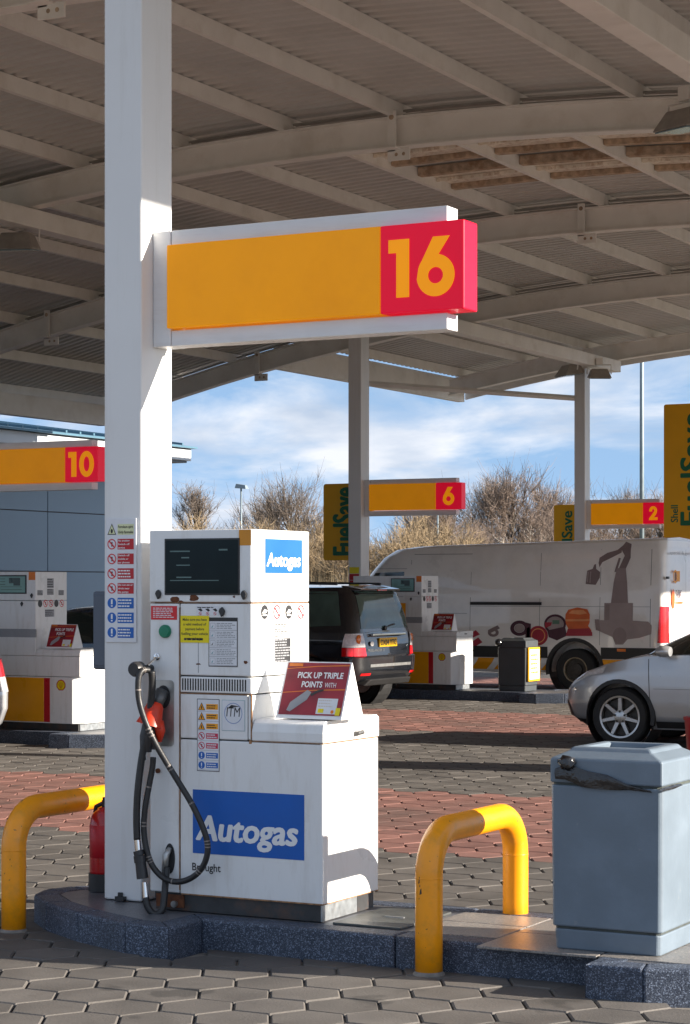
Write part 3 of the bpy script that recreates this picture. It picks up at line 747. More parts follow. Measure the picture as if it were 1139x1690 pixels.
for i in range(7):
    zt = t_ - .014 - i * hh; m_ = zt - hh * .5; x = a + .026
    col = 2 if i < 3 else 3 if i < 5 else 4
    if i < 3: b.flat([[(x - .02, m_ - .017), (x + .02, m_ - .017), (x, m_ + .02)]], fr, .0022, 5); b.flat([[(x - .0155, m_ - .0145), (x + .0155, m_ - .0145), (x, m_ + .0145)]], fr, .0026, 2); b.rect(x - .003, x + .003, m_ - .011, m_ + .004, fr, .003, 5)
    elif i < 5: no_sign(b, x, m_, .018, fr, 3, 5, .0024)
    else: b.flat([circ(x, m_, .018)], fr, .0024, 4); b.rect(x - .003, x + .003, m_ - .004, m_ + .011, fr, .0028, 1); b.rect(x - .003, x + .003, m_ - .012, m_ - .008, fr, .0028, 1)
    b.rect(a + .051, c_ - .008, m_ - .013, m_ + .013, fr, .0022, col); bars(b, a + .056, c_ - .014, m_ - .011, m_ + .011, 2, fr, 5 if i < 3 else 1, .0026, .2)
    b.rect(a + .004, c_ - .004, zt - hh, zt - hh + .0012, fr, .0021, 6)
fin(b, ['p_offwhite', 'p_amber', 'p_pinkred', 'p_blue', 'p_black', 'p_grey'])
b = sticker('round_logo_sticker', 367, 1155, 405, 1207, 'p_teal'); a, c_, q, t_ = b.bb; b.rect(a + .0015, c_ - .0015, q + .0015, t_ - .0015, fr, .0018, 1)
mx_, mz = (a + c_) / 2, (q + t_) / 2 + .01
b.flat([circ(mx_, mz, .05), circ(mx_, mz, .046)[::-1]], fr, .0022, 2); put_text(b, 'ITM', fr, mx_ - .038, mx_ + .034, mz - .015, .045, 3, .0026, bold=.0, shear=.1)
b.flat([[(mx_ - .035, mz + .02), (mx_ - .01, mz + .04), (mx_ + .04, mz + .033), (mx_, mz + .03)]], fr, .0026, 3); bars(b, a + .03, c_ - .03, q + .006, q + .016, 1, fr, 3)
fin(b, ['p_offwhite', 'v_blue', 'p_black'])
b = sticker('autogas_panel', 319, 1303, 503, 1424, 'p_autogas'); a, c_, q, t_ = b.bb; b.v.clear(); b.f.clear(); b.m.clear()
q, t_ = .432, .735; b.rect(a, c_, q, t_, fr, .0015, 0); b.base = 'p_autogas'
bold_text(b, 'Autogas', fr, a + .022, c_ - .045, q + .067, .115, 1, .0022, .055, shear=.16)
fin(b, ['p_white'])
b = MB(); put_text(b, 'Brought', fr, *[F(318, 1436)[0], F(365, 1440)[0]], F(318, 1436)[1], .036, 0, .0015, bold=.012); b.build('lettering', 'p_black', disp, solid=False)
# green push button
x, z = F(274, 1042); b = MB(); b.lathe([(.032, 0), (.032, -.012), (.027, -.02), (.0001, -.021)], (x, VF, z), 'y', 24); b.build('push_button', 'green_button', disp, smooth='auto', solid=False)
# right face of the tower
fu = FU(UM16)
def G(x, y): return onu(x, y, UM16)
(a, t_), (c_, q) = G(438, 889), G(499, 946.5)
b = MB(); b.rect(a, c_, q, t_, fu, .0015, 0); bold_text(b, 'Autogas', fu, a + .014, c_ - .025, q + .034, .062, 1, .0022, .055, shear=.16); b.build('autogas_sticker', ['p_autogas', 'p_white'], disp, solid=False)
b = MB(); (a, t_), (c_, q) = G(437, 952), G(499, 964); bars(b, a, c_, q, t_, 1, fu, 0, .0012, .02); b.build('faded_print', 'v_faint', disp, solid=False)
b = MB()
for k, px_ in enumerate((437, 457.5, 477, 497)):
    y_, z_ = G(px_, 1010)
    if k % 2: no_sign(b, y_, z_, .035, fu, 1, 2, .0015, .034)
    else:
        b.flat([circ(y_, z_, .034)], fu, .0015, 0); b.flat([[(y_ - .026, z_ - .006), (y_ + .01, z_ - .006), (y_ + .026, z_ + .006), (y_, z_ + .014)]], fu, .002, 2); b.rect(y_ - .02, y_ + .022, z_ - .018, z_ - .012, fu, .002, 2)
b.build('pictograms', ['p_black', 'p_redbright', 'p_white'], disp, solid=False)
b = MB(); (a, t_), (c_, q) = G(454, 1029), G(480, 1051); bars(b, a, c_, q, t_, 6, fu, 0, .0012, .5); (a, t_), (c_, q) = G(454, 1054), G(480, 1092); b.rect(a, c_, q, t_, fu, .0012, 1); bars(b, a, c_, q, t_, 9, fu, 2, .0016, .5)
b.build('worn_label', ['p_black', 'p_black', 'p_grey'], disp, solid=False)
# nozzle holster plate
(x0, z1), (x1, z0) = F(253, 1122), F(288, 1232)
b = MB(); b.prism(rrect(x0, x1, z0, z1, .02), FV(VF), .004); plt = b.build('holster_plate', 'metal_grey', disp)
x, z = F(271, 1143); b = MB(); b.flat([circ(x, z - .02, .04, 24, .055)], FV(VF), .005); b.build('opening', 'pump_dark', plt, solid=False)
b = MB(); b.tube([(x - .004, VF - .004, z + .005), (x - .012, VF - .05, z - .06)], [.034, .03], 14); b.build('nozzle_tip', 'metal_dark', disp, smooth=True)
nx, nz_ = F(263, 1180)
b = MB(); pth = [(nx + .016, VF - .05, nz_ + .062), (nx + .013, VF - .055, nz_ + .045), (nx + .008, VF - .065, nz_ + .015), (nx + .002, VF - .075, nz_ - .02), (nx - .003, VF - .08, nz_ - .045)]
b.tube(pth, [.03, .042, .048, .056, .066], 18, caps=False); b.tube([p for p in pth[::-1]], [.063, .053, .044, .038, .027], 18, caps=False)
nzl = b.build('nozzle_guard', 'orange_red', disp, smooth=True, solid=False)
b = MB(); b.tube([(nx + .03, VF - .06, nz_ - .03), (nx + .042, VF - .055, nz_ - .075), (nx + .04, VF - .055, nz_ - .125)], [.03, .026, .01], 10); b.build('guard_flap', 'orange_red', nzl, smooth=True)
b = MB(); b.tube([(nx, VF - .07, nz_), (nx - .012, VF - .085, nz_ - .1), (nx - .02, VF - .085, nz_ - .17)], [.03, .036, .028], 12); b.box(nx + .004, nx + .03, VF - .085, VF - .055, nz_ - .16, nz_ - .06); b.build('nozzle_handle', 'black_plastic', disp, smooth='auto')
x, z = F(254, 1245); b = MB(); b.tube([(nx - .02, VF - .085, nz_ - .16), (x, VF - .08, z + .03), (x - .003, VF - .08, z - .02)], [.014, .013, .016], 10); b.build('swivel', 'chrome', disp, smooth='auto')
# hoses
def spline(pts, k=6):
    out_ = []; n = len(pts); P_ = [Vector(p) for p in pts]
    for i in range(n - 1):
        p0, p1, p2, p3 = P_[max(i-1, 0)], P_[i], P_[i+1], P_[min(i+2, n-1)]
        for j in range(k):
            t = j / k; out_.append(.5 * ((2*p1) + (p2-p0)*t + (2*p0 - 5*p1 + 4*p2 - p3)*t*t + (3*p1 - p0 - 3*p2 + p3)*t**3))
    return out_ + [P_[-1]]
def hp(lst): return [(*(lambda q_: (q_[0], VF - d, q_[1]))(onv(x, y, VF - d)),) for x, y, d in lst]
A_ = hp([(246, 1106, .11), (235, 1107, .15), (229, 1122, .17), (230, 1155, .17), (240, 1190, .17), (256, 1225, .15), (275, 1258, .13), (296, 1292, .11), (316, 1325, .1), (333, 1360, .09), (343, 1392, .08), (340, 1420, .08), (325, 1443, .08), (300, 1455, .08), (274, 1451, .08), (254, 1432, .09), (243, 1405, .1), (238, 1370, .1), (240, 1335, .1), (246, 1300, .09), (252, 1268, .08), (253.5, 1250, .08)])
pa = spline(A_); b = MB(); b.tube(pa, .0145, 10); hose = b.build('hose', 'black_rubber', disp, smooth=True)
b = MB(); k = 4
while k < len(pa) - 5:
    for q in range(1 + k % 3): b.tube([pa[k + q] , pa[k + q].lerp(pa[k + q + 1], .4)], .0149, 10, caps=False)
    k += 11
b.build('hose_marking', 'hose_print', hose, smooth=True, solid=False)
B_ = hp([(251, 1108, .11), (252, 1130, .1), (249, 1165, .09), (243, 1205, .1), (234, 1255, .11), (228, 1305, .12), (226, 1350, .12), (227, 1386, .12)])
b = MB(); b.tube(spline(B_), .017, 10); b.build('hose', 'black_rubber', disp, smooth=True)
q_ = hp([(227, 1384, .12), (229, 1404, .12), (231, 1412, .12), (236, 1450, .12), (239, 1456, .12), (241, 1482, .12)])
b = MB(); b.tube(q_[:2], .016, 12); b.build('hose_coupling', 'chrome', disp, smooth='auto'); b = MB(); b.tube(q_[4:], [.013, .016], 12); b.build('hose_coupling', 'chrome', disp, smooth='auto')
b = MB(); b.tube([q_[1], q_[2]], .026, 14); b.tube([q_[2], Vector(q_[2]).lerp(Vector(q_[3]), .3)], .03, 14); b.tube([Vector(q_[2]).lerp(Vector(q_[3]), .3), q_[3]], [.026, .029], 14); b.build('breakaway_valve', 'black_plastic', disp, smooth='auto')
D_ = hp([(241, 1481, .12), (245, 1498, .12), (256, 1509, .11), (268, 1502, .09), (272, 1478, .07), (274, 1452, .05), (276, 1432, .03)])
b = MB(); b.tube(spline(D_), .0165, 10); b.build('hose', 'black_rubber', disp, smooth=True)
x, z = F(281, 1417); b = MB(); b.flat([circ(x, z, .03, 24, .073)], FV(VF), .002); b.build('grommet', 'pump_dark', disp, solid=False)
b = MB(); b.tube([(x - .012, VF - .03, z - .07), (x - .006, VF - .025, z + .02), (x + .004, VF - .004, z + .05)], [.014, .017, .012], 10); b.build('pipe_fitting', 'metal_grey', disp, smooth=True)
x, z = F(250, 1103); b = MB(); b.lathe([(.0001, -.155), (.03, -.155), (.037, -.14), (.037, -.10), (.026, -.085), (.018, -.08), (.018, 0)], (x, VF, z), 'y', 18); b.build('hose_head', 'black_plastic', disp, smooth='auto', solid=False)
x, z = F(260, 1084); b = MB(); b.lathe([(.017, 0), (.017, -.006), (.011, -.008), (.008, -.016), (.0001, -.017)], (x, VF, z), 'y', 16); b.tube([(x - .003, VF - .012, z - .01), (x - .02, VF - .05, z - .04)], .006, 6); b.build('hook', 'chrome', disp, smooth='auto', solid=False)
x, z = F(262, 1272); b = MB(); b.lathe([(.012, 0), (.012, -.01), (.0001, -.011)], (x, VF, z), 'y', 10); b.build('bolt', 'rust_mark', disp, solid=False)
x, z = F(289, 1492); b = MB(); b.lathe([(.016, .01), (.016, -.012), (.0001, -.013)], (x, VF, z), 'y', 14); b.build('earth_bolt', 'metal_grey', disp, solid=False)
pb('rust_bracket', onv(258, 1480, VF)[0], onv(303, 1480, VF)[0], .165, .226, VF + .002, VF + .012, 'rust_mark', 0)

# ------------------------------------------------------------------ promotional tent cards
def promo(label, u0, v0, z0, s=1., wd=.235, ht=.185, txt=True):
    """front lower left corner at (u0, v0), leaning back"""
    t = thing('promo_tent_card', label, 'display card', (u0, v0, z0), 'red promotional cards on pump lids')
    global ORG
    ORG = Vector((0, 0, 0)); W_, H_, D_ = wd * s, ht * s, .15 * s; le = H_; 
    sl = Vector((0, D_ / 2, H_)); nrm = Vector((0, -H_, D_ / 2)).normalized()
    def fr_(x, y, d=0.):
        p = Vector((x, 0, 0)) + sl * (y / H_) + nrm * d; return tuple(p)
    b = MB(); b.add([fr_(-.008 * s, -.0, 0), fr_(W_ + .006 * s, 0, 0), fr_(W_ + .006 * s, H_, 0), fr_(-.008 * s, H_, 0), (-.008 * s, D_, 0), (W_ + .006 * s, D_, 0)],
        [(0, 1, 2, 3), (3, 2, 5, 4), (1, 5, 2), (0, 3, 4), (0, 4, 5, 1)]); b.build('card_holder', 'p_white', t)
    b = MB(); b.rect(0, W_, .012 * s, H_ - .004 * s, fr_, .002, 0)
    if txt:
        put_text(b, 'PICK UP TRIPLE', fr_, W_ * .2, W_ * .93, H_ * .71, H_ * .1, 1, .003, bold=.025); put_text(b, 'POINTS', fr_, W_ * .29, W_ * .62, H_ * .55, H_ * .1, 1, .003, bold=.025); put_text(b, 'WITH', fr_, W_ * .66, W_ * .84, H_ * .55, H_ * .085, 1, .003)
    else:
        put_text(b, 'PICK UP TRIPLE', fr_, W_ * .2, W_ * .93, H_ * .72, H_ * .11, 1, .003, bold=.025); put_text(b, 'POINTS', fr_, W_ * .29, W_ * .62, H_ * .55, H_ * .11, 1, .003, bold=.025)
    # fuel nozzle picture, orange swooshes, info box
    b.flat([[(W_*.12, H_*.14), (W_*.18, H_*.12), (W_*.42, H_*.33), (W_*.47, H_*.46), (W_*.4, H_*.5), (W_*.16, H_*.28)]], fr_, .003, 2)
    b.flat([[(W_*.46, H_*.43), (W_*.56, H_*.5), (W_*.66, H_*.52), (W_*.66, H_*.49), (W_*.57, H_*.46), (W_*.48, H_*.39)]], fr_, .0032, 3)
    for yy_ in (.86, .44): b.flat([[(0, H_*yy_), (W_*.5, H_*(yy_+.05)), (W_, H_*(yy_+.07)), (W_, H_*(yy_+.09)), (W_*.5, H_*(yy_+.065)), (0, H_*(yy_+.012))]], fr_, .0025, 4)
    b.rect(W_*.03, W_*.25, H_*.91, H_*.965, fr_, .003, 4)
    b.rect(W_*.6, W_*.92, H_*.09, H_*.36, fr_, .003, 5); bars(b, W_*.62, W_*.85, H_*.2, H_*.35, 3, fr_, 6, .0036)
    b.rect(W_*.63, W_*.72, H_*.11, H_*.18, fr_, .0036, 7); b.rect(W_*.91, W_*.985, H_*.07, H_*.2, fr_, .0038, 7); b.flat([circ(W_*.86, H_*.13, W_*.025)], fr_, .0038, 4)
    b.build('poster', ['p_maroon', 'p_white', 'p_grey', 'p_black', 'p_orange', 'p_offwhite', 'v_faint', 'p_yellow'], t, solid=False)
    return t
u, z = onv(455, 1184, VF + .03)
p1 = promo('red promotional tent card reading PICK UP TRIPLE POINTS on the gas dispenser lid', u, VF + .05, 1.084, 1.42); p1.rotation_euler = (0, 0, R(-1)); 

# ------------------------------------------------------------------ safety notice on the near column
nb = thing('safety_notice', 'white safety notice with red and blue symbols on the near column', 'notice', (-6, 8.86, 1.5))
VN = 8.856; (a, t_), (c_, q) = onv(176, 856, VN), onv(226, 1060.5, VN); fn = FV(VN - .004)
b = MB(); b.box(a, c_, VN - .004, VN + .003, q, t_); b.build('board', 'p_offwhite', nb, bevel=.0015)
b = MB(); hh = (t_ - q - .03) / 8; rowtxt = [('Petroleum spirit', 'Highly flammable'), ('No smoking', 'Switch off', 'engine'), ('Switch off', 'mobile or', 'car phones'), None, ('Do not eat or', 'drink near', 'the pumps'), None, None, None]
for i in range(8):
    m_ = t_ - .018 - (i + .5) * hh; x = a + .036; y0, y1 = m_ - hh * .36, m_ + hh * .36
    if i == 0:
        b.flat([[(x - .026, m_ - .026), (x + .026, m_ - .026), (x, m_ + .03)]], fn, .0008, 5); b.flat([[(x - .02, m_ - .022), (x + .02, m_ - .022), (x, m_ + .022)]], fn, .0012, 1); b.flat([circ(x, m_ - .008, .007, 10, .011)], fn, .0016, 5); col = 1
    elif i < 5: no_sign(b, x, m_, .026, fn, 2, 5, .0012); col = 3
    else: b.flat([circ(x, m_, .026)], fn, .0008, 4); b.rect(x - .005, x + .005, m_ - .006, m_ + .018, fn, .0012, 0); b.rect(x - .005, x + .005, m_ - .018, m_ - .011, fn, .0012, 0); col = 4
    X0, X1 = a + .07, c_ - .014
    b.rect(X0, X1, y0, y1, fn, .0008, col)
    tx = rowtxt[i]
    if tx:
        for k, s_ in enumerate(tx):
            wd = (X1 - X0 - .008) * min(1, len(s_) / (16 if i == 0 else 13)); dz = (y1 - y0) / len(tx)
            put_text(b, s_, fn, X0 + .004, X0 + .004 + wd, y1 - dz * (k + .75), dz * .5, 5 if i == 0 else 0, .0014, bold=.02)
    else: bars(b, X0 + .004, X1 - .004, y0 + .004, y1 - .004, 3, fn, 0, .0014, .25)
b.build('print', ['p_white', 'p_cream', 'p_redbright', 'p_red', 'p_blue', 'p_black'], nb, solid=False)

# ------------------------------------------------------------------ grey box behind the near column
u0_, zt = onv(152, 976, 8.914); zb_ = onv(152, 1105, 8.914)[1]
gb = thing('wall_box', 'blue grey box mounted on the left flank of the near column', 'box', (u0_, 9.0, zb_))
b = MB(); b.box(u0_, -6.066, 8.92, 9.12, zb_, zt); b.build('casing', 'grey_box', gb, bevel=.012)
b = MB(); b.box(u0_ + .01, -6.07, 8.914, 8.919, zb_ + .02, zt - .02); b.build('door', 'grey_box', gb, bevel=.002)

# ------------------------------------------------------------------ hoop barriers
def hoop(label, u, v0, v1, H, r=.0605, bow=.19):
    t = thing('hoop_barrier', label, 'barrier', (u, (v0 + v1) / 2, 0), 'yellow tubular hoop barriers')
    pth = [(u, v0, -.02), (u, v0, .2), (u, v0, H - bow)]
    for k in range(1, 9): a = R(90 * k / 8); pth.append((u, v0 + bow * (1 - math.cos(a)), H - bow + bow * math.sin(a)))
    for k in range(0, 9): a = R(90 * k / 8); pth.append((u, v1 - bow + bow * math.sin(a), H - bow + bow * math.cos(a)))
    pth += [(u, v1, .2), (u, v1, -.02)]
    b = MB(); b.tube(pth, r, 28); b.build('tube', 'hoop_yellow', t, smooth=True)
    for v, z in ((v0, H - bow - .005), (v1, H - bow - .005)):
        b = MB(); b.lathe([(r + .0002, -.003), (r + .0022, 0), (r + .0002, .003)], (u, v, z), 'z', 28); b.build('weld', 'hoop_yellow', t, smooth=True, solid=False)
    for v, hh in ((v0, 0), (v1, 0)):
        b = MB(); b.lathe([(r + .012, 0), (r + .008, .006), (r, .016)], (u, v, .008), 'z', 24); b.build('base_collar', 'joint', t, smooth=True, solid=False)
    return t
h1 = hoop('yellow hoop barrier between the gas dispenser and the grey bin', -4.08, 8.455, 9.40, .625)
h2 = hoop('yellow hoop barrier at the left end of the island', -6.385, 8.55, 9.52, .605)
ORG = h1.location
b = MB(); rr = random.Random(2)
for (z, x, s_) in ((.42, -.02, .011), (.40, -.016, .006), (.375, -.012, .014), (.345, -.02, .004), (.435, -.018, .005)):
    a = math.asin(x / .0605); yv = 8.455 - math.cos(a) * .0612
    b.add([(-4.08 + x - s_ * .35, yv, z - s_), (-4.08 + x + s_ * .45, yv, z - s_ * .6), (-4.08 + x + s_ * .3, yv, z + s_), (-4.08 + x - s_ * .1, yv, z + s_ * .7)], [(0, 1, 2, 3)])
b.build('scuff', 'scuff', h1, solid=False)
ORG = h2.location
b = MB()
for (z, x, s_) in ((.40, -.045, .012), (.37, .02, .006), (.30, -.01, .005), (.62, -.0, .01)):
    a = math.asin(x / .0605); yv = 8.55 - math.cos(a) * .0612
    if z < .5: b.add([(-6.385 + x - s_ * .5, yv, z - s_), (-6.385 + x + s_ * .5, yv, z - s_ * .6), (-6.385 + x + s_ * .3, yv, z + s_)], [(0, 1, 2)])
b.build('scuff', 'scuff', h2, solid=False)

# ------------------------------------------------------------------ fire extinguisher behind the column
eu, ev = -6.235, 9.12
ex = thing('fire_extinguisher', 'red fire extinguisher standing behind the near column', 'fire extinguisher', (eu, ev, .15))
b = MB(); b.lathe([(.001, .235), (.078, .235), (.08, .25), (.078, .49), (.068, .535), (.04, .565), (.022, .575), (.001, .575)], (eu, ev, 0), 'z', 28); b.build('cylinder', 'extinguisher', ex, smooth=True)
b = MB(); b.lathe([(.001, .15), (.085, .15), (.085, .24), (.001, .24)], (eu, ev, 0), 'z', 24); b.build('base', 'black_plastic', ex, smooth='auto')
b = MB(); b.lathe([(.018, .575), (.018, .61), (.001, .61)], (eu, ev, 0), 'z', 12); b.hexa([(eu - .01, ev - .01, .61), (eu + .09, ev - .01, .60), (eu + .09, ev + .01, .60), (eu - .01, ev + .01, .61), (eu - .01, ev - .01, .625), (eu + .1, ev - .01, .632), (eu + .1, ev + .01, .632), (eu - .01, ev + .01, .625)])
b.tube([(eu - .01, ev, .595), (eu - .05, ev - .01, .575), (eu - .055, ev - .01, .545)], .012, 8); b.build('valve', 'black_plastic', ex, smooth='auto')
b = MB(); b.lathe([(.0785, .32), (.0797, .321), (.0797, .485), (.0785, .486)], (eu, ev, 0), 'z', 28); b.build('label_band', 'p_red', ex, smooth=True, solid=False)

# ------------------------------------------------------------------ litter bins
def litter_bin(label, u0, u1, v0, v1, zb, s, mats, bag=True):
    t = thing('litter_bin', label, 'bin', ((u0 + u1) / 2, (v0 + v1) / 2, zb), 'forecourt litter bins')
    cu_, cv_ = (u0 + u1) / 2, (v0 + v1) / 2; hx, hy = (u1 - u0) / 2, (v1 - v0) / 2
    def tap(z0, z1, k0, k1, nm, mt, par=t, bev=.007, ch=.016):
        P_ = []
        for z, k in ((z0, k0), (z1, k1)):
            X_, Y_ = hx * k, hy * k
            P_.append([(cu_ + x, cv_ + y, zb + z * s) for x, y in ((-X_+ch, -Y_), (X_-ch, -Y_), (X_, -Y_+ch), (X_, Y_-ch), (X_-ch, Y_), (-X_+ch, Y_), (-X_, Y_-ch), (-X_, -Y_+ch))])
        b = MB(); b.add(P_[0] + P_[1], [tuple(range(7, -1, -1)), tuple(range(8, 16))] + [(i, (i+1) % 8, 8 + (i+1) % 8, 8 + i) for i in range(8)])
        return b.build(nm, mt, par, bevel=bev)
    tap(0, .10, .955, .97, 'base', mats[0]); tap(.10, .112, .955, .955, 'base_joint', mats[2], bev=0)
    tap(.112, .80, 1.0, 1.02, 'body', mats[0]); tap(.80, .812, .985, .985, 'lid_joint', mats[2], bev=0)
    # lid: sloping top with an opening
    lidm = MB(); X_, Y_ = hx * 1.02, hy * 1.02; z0, z1, z2, z3 = (zb + k * s for k in (.812, .93, .965, .985))
    ox, oy = hx * .52, hy * .6
    ring = lambda x, y, z, dx=0: [(cu_ + dx - x, cv_ - y, z), (cu_ + dx + x, cv_ - y, z), (cu_ + dx + x, cv_ + y, z), (cu_ + dx - x, cv_ + y, z)]
    vs = ring(X_, Y_, z0) + ring(X_, Y_, z1) + ring(ox + .06, oy + .05, z2) + ring(ox + .045, oy + .035, z3) + ring(ox, oy, z3) + ring(ox - .01, oy - .01, z2 - .12)
    fs = [(0, 3, 2, 1)] + [(r_*4 + i, r_*4 + (i+1) % 4, r_*4 + 4 + (i+1) % 4, r_*4 + 4 + i) for r_ in range(5) for i in range(4)] + [(20, 21, 22, 23)]
    lidm.add(vs, fs); ld = lidm.build('lid', mats[0], t, bevel=.008)
    b = MB(); b.box(cu_ - ox + .02, cu_ + ox - .02, cv_ - oy + .02, cv_ + oy - .02, z2 - .125, z2 - .118); b.build('opening', mats[2], ld)
    return t
bn = litter_bin('large blue grey litter bin with black bag poking out, beside the yellow hoop', -3.54, -3.045, 8.54, 9.03, .152, .876, ['bin_grey', 'bin_grey', 'bin_moss'])
# the bag caught under the lid: crumpled sheet along the front and round the right corner
rr = random.Random(11)
fB = 8.54 - .005
def baggy(pts_top, pts_bot, fn_, nm):
    b = MB(); n = len(pts_top); vs = []; fs = []
    for i in range(n):
        (xa, ya), (xb, yb) = pts_top[i], pts_bot[i]
        for k in range(5):
            t_ = k / 4; vs.append(fn_(xa + (xb-xa)*t_, ya + (yb-ya)*t_, .008 + .01 * rr.random() + (.012 if 0 < k < 4 else 0) * rr.random()))
    for i in range(n - 1):
        for k in range(4): fs.append((i*5 + k, i*5 + k + 1, (i+1)*5 + k + 1, (i+1)*5 + k))
    b.add(vs, fs); return b.build(nm, 'bag', bn, smooth=True, solid=False)
ORG = bn.location
xs = [onv(px_, 1270, fB)[0] for px_ in (919, 935, 950, 962, 975, 990, 1005, 1020, 1040, 1060, 1078)]
zt_ = [onv(px_, py_, fB)[1] for px_, py_ in ((919, 1268), (935, 1262), (950, 1264), (962, 1269), (975, 1273), (990, 1276), (1005, 1279), (1020, 1286), (1040, 1295), (1060, 1301), (1078, 1305))]
zb2 = [onv(px_, py_, fB)[1] for px_, py_ in ((919, 1285), (935, 1286), (950, 1292), (962, 1298), (975, 1300), (990, 1302), (1005, 1303), (1020, 1304), (1040, 1304), (1060, 1306), (1078, 1308))]
baggy(list(zip(xs, zt_)), list(zip(xs, zb2)), FV(fB), 'bin_bag')
fR = -3.045 + .006
ys = [onu(px_, 1300, fR)[0] for px_ in (1083, 1095, 1108, 1120)]
baggy(list(zip(ys, [onu(px_, py_, fR)[1] for px_, py_ in ((1083, 1304), (1095, 1299), (1108, 1295), (1120, 1293))])), list(zip(ys, [onu(px_, py_, fR)[1] for px_, py_ in ((1083, 1307), (1095, 1306), (1108, 1303), (1120, 1296))])), FU(fR), 'bin_bag')
b = MB(); x, z = onv(938, 1256, fB); b.lathe([(.001, .035), (.02, .028), (.028, .005), (.026, -.02), (.014, -.034), (.001, -.04)], (x + .0, fB - .012, z - .005), 'x', 9)
for i_, p in enumerate(b.v): b.v[i_] = tuple(c_ + rr.uniform(-.008, .008) for c_ in p)
b.build('bag_knot', 'bag', bn, smooth=True, solid=False)
bd = litter_bin('dark grey litter bin with yellow panel beside the pump numbered 6', -12.95, -12.5, 29.18, 29.63, .152, .80, ['bin_dark', 'bin_dark', 'black_plastic'])
b = MB(); b.box(-12.5 + .012, -12.5 + .04, 29.2, 29.62, .3, .80); pn = b.build('poster_frame', 'banner_yellow', bd, bevel=.006)
b = MB(); b.rect(29.23, 29.59, .33, .77, FU(-12.459), .001, 0); bars(b, 29.26, 29.56, .4, .72, 5, FU(-12.459), 1, .002); b.build('poster', ['p_offwhite', 'p_amber'], pn, solid=False)
b = MB(); b.lathe([(.001, .05), (.05, .04), (.06, 0), (.05, -.04), (.001, -.06)], (-12.93, 29.17, .87), 'x', 9); b.build('bin_bag', 'bag', bd, smooth=True, solid=False)

# ------------------------------------------------------------------ red bucket at the right edge
bu = thing('red_bucket', 'red bucket at the right edge behind the grey bin', 'bucket', (-6.41, 19.1, .152))
u, z = onv(1131, 1182, 19.1)
cu_ = u + .17
b = MB(); b.lathe([(.001, .152), (.14, .152), (.165, z - .03), (.175, z - .03), (.175, z), (.155, z), (.13, .18), (.001, .18)], (cu_, 19.1, 0), 'z', 24); b.build('pail', 'bucket', bu, smooth='auto', solid=False)
b = MB(); b.tube([(cu_ - .17, 19.1, z - .02), (cu_ - .12, 19.1, z + .0), (cu_, 18.99, z - .06), (cu_ + .12, 19.1, z), (cu_ + .17, 19.1, z - .02)], .005, 6); b.build('handle', 'metal_grey', bu)
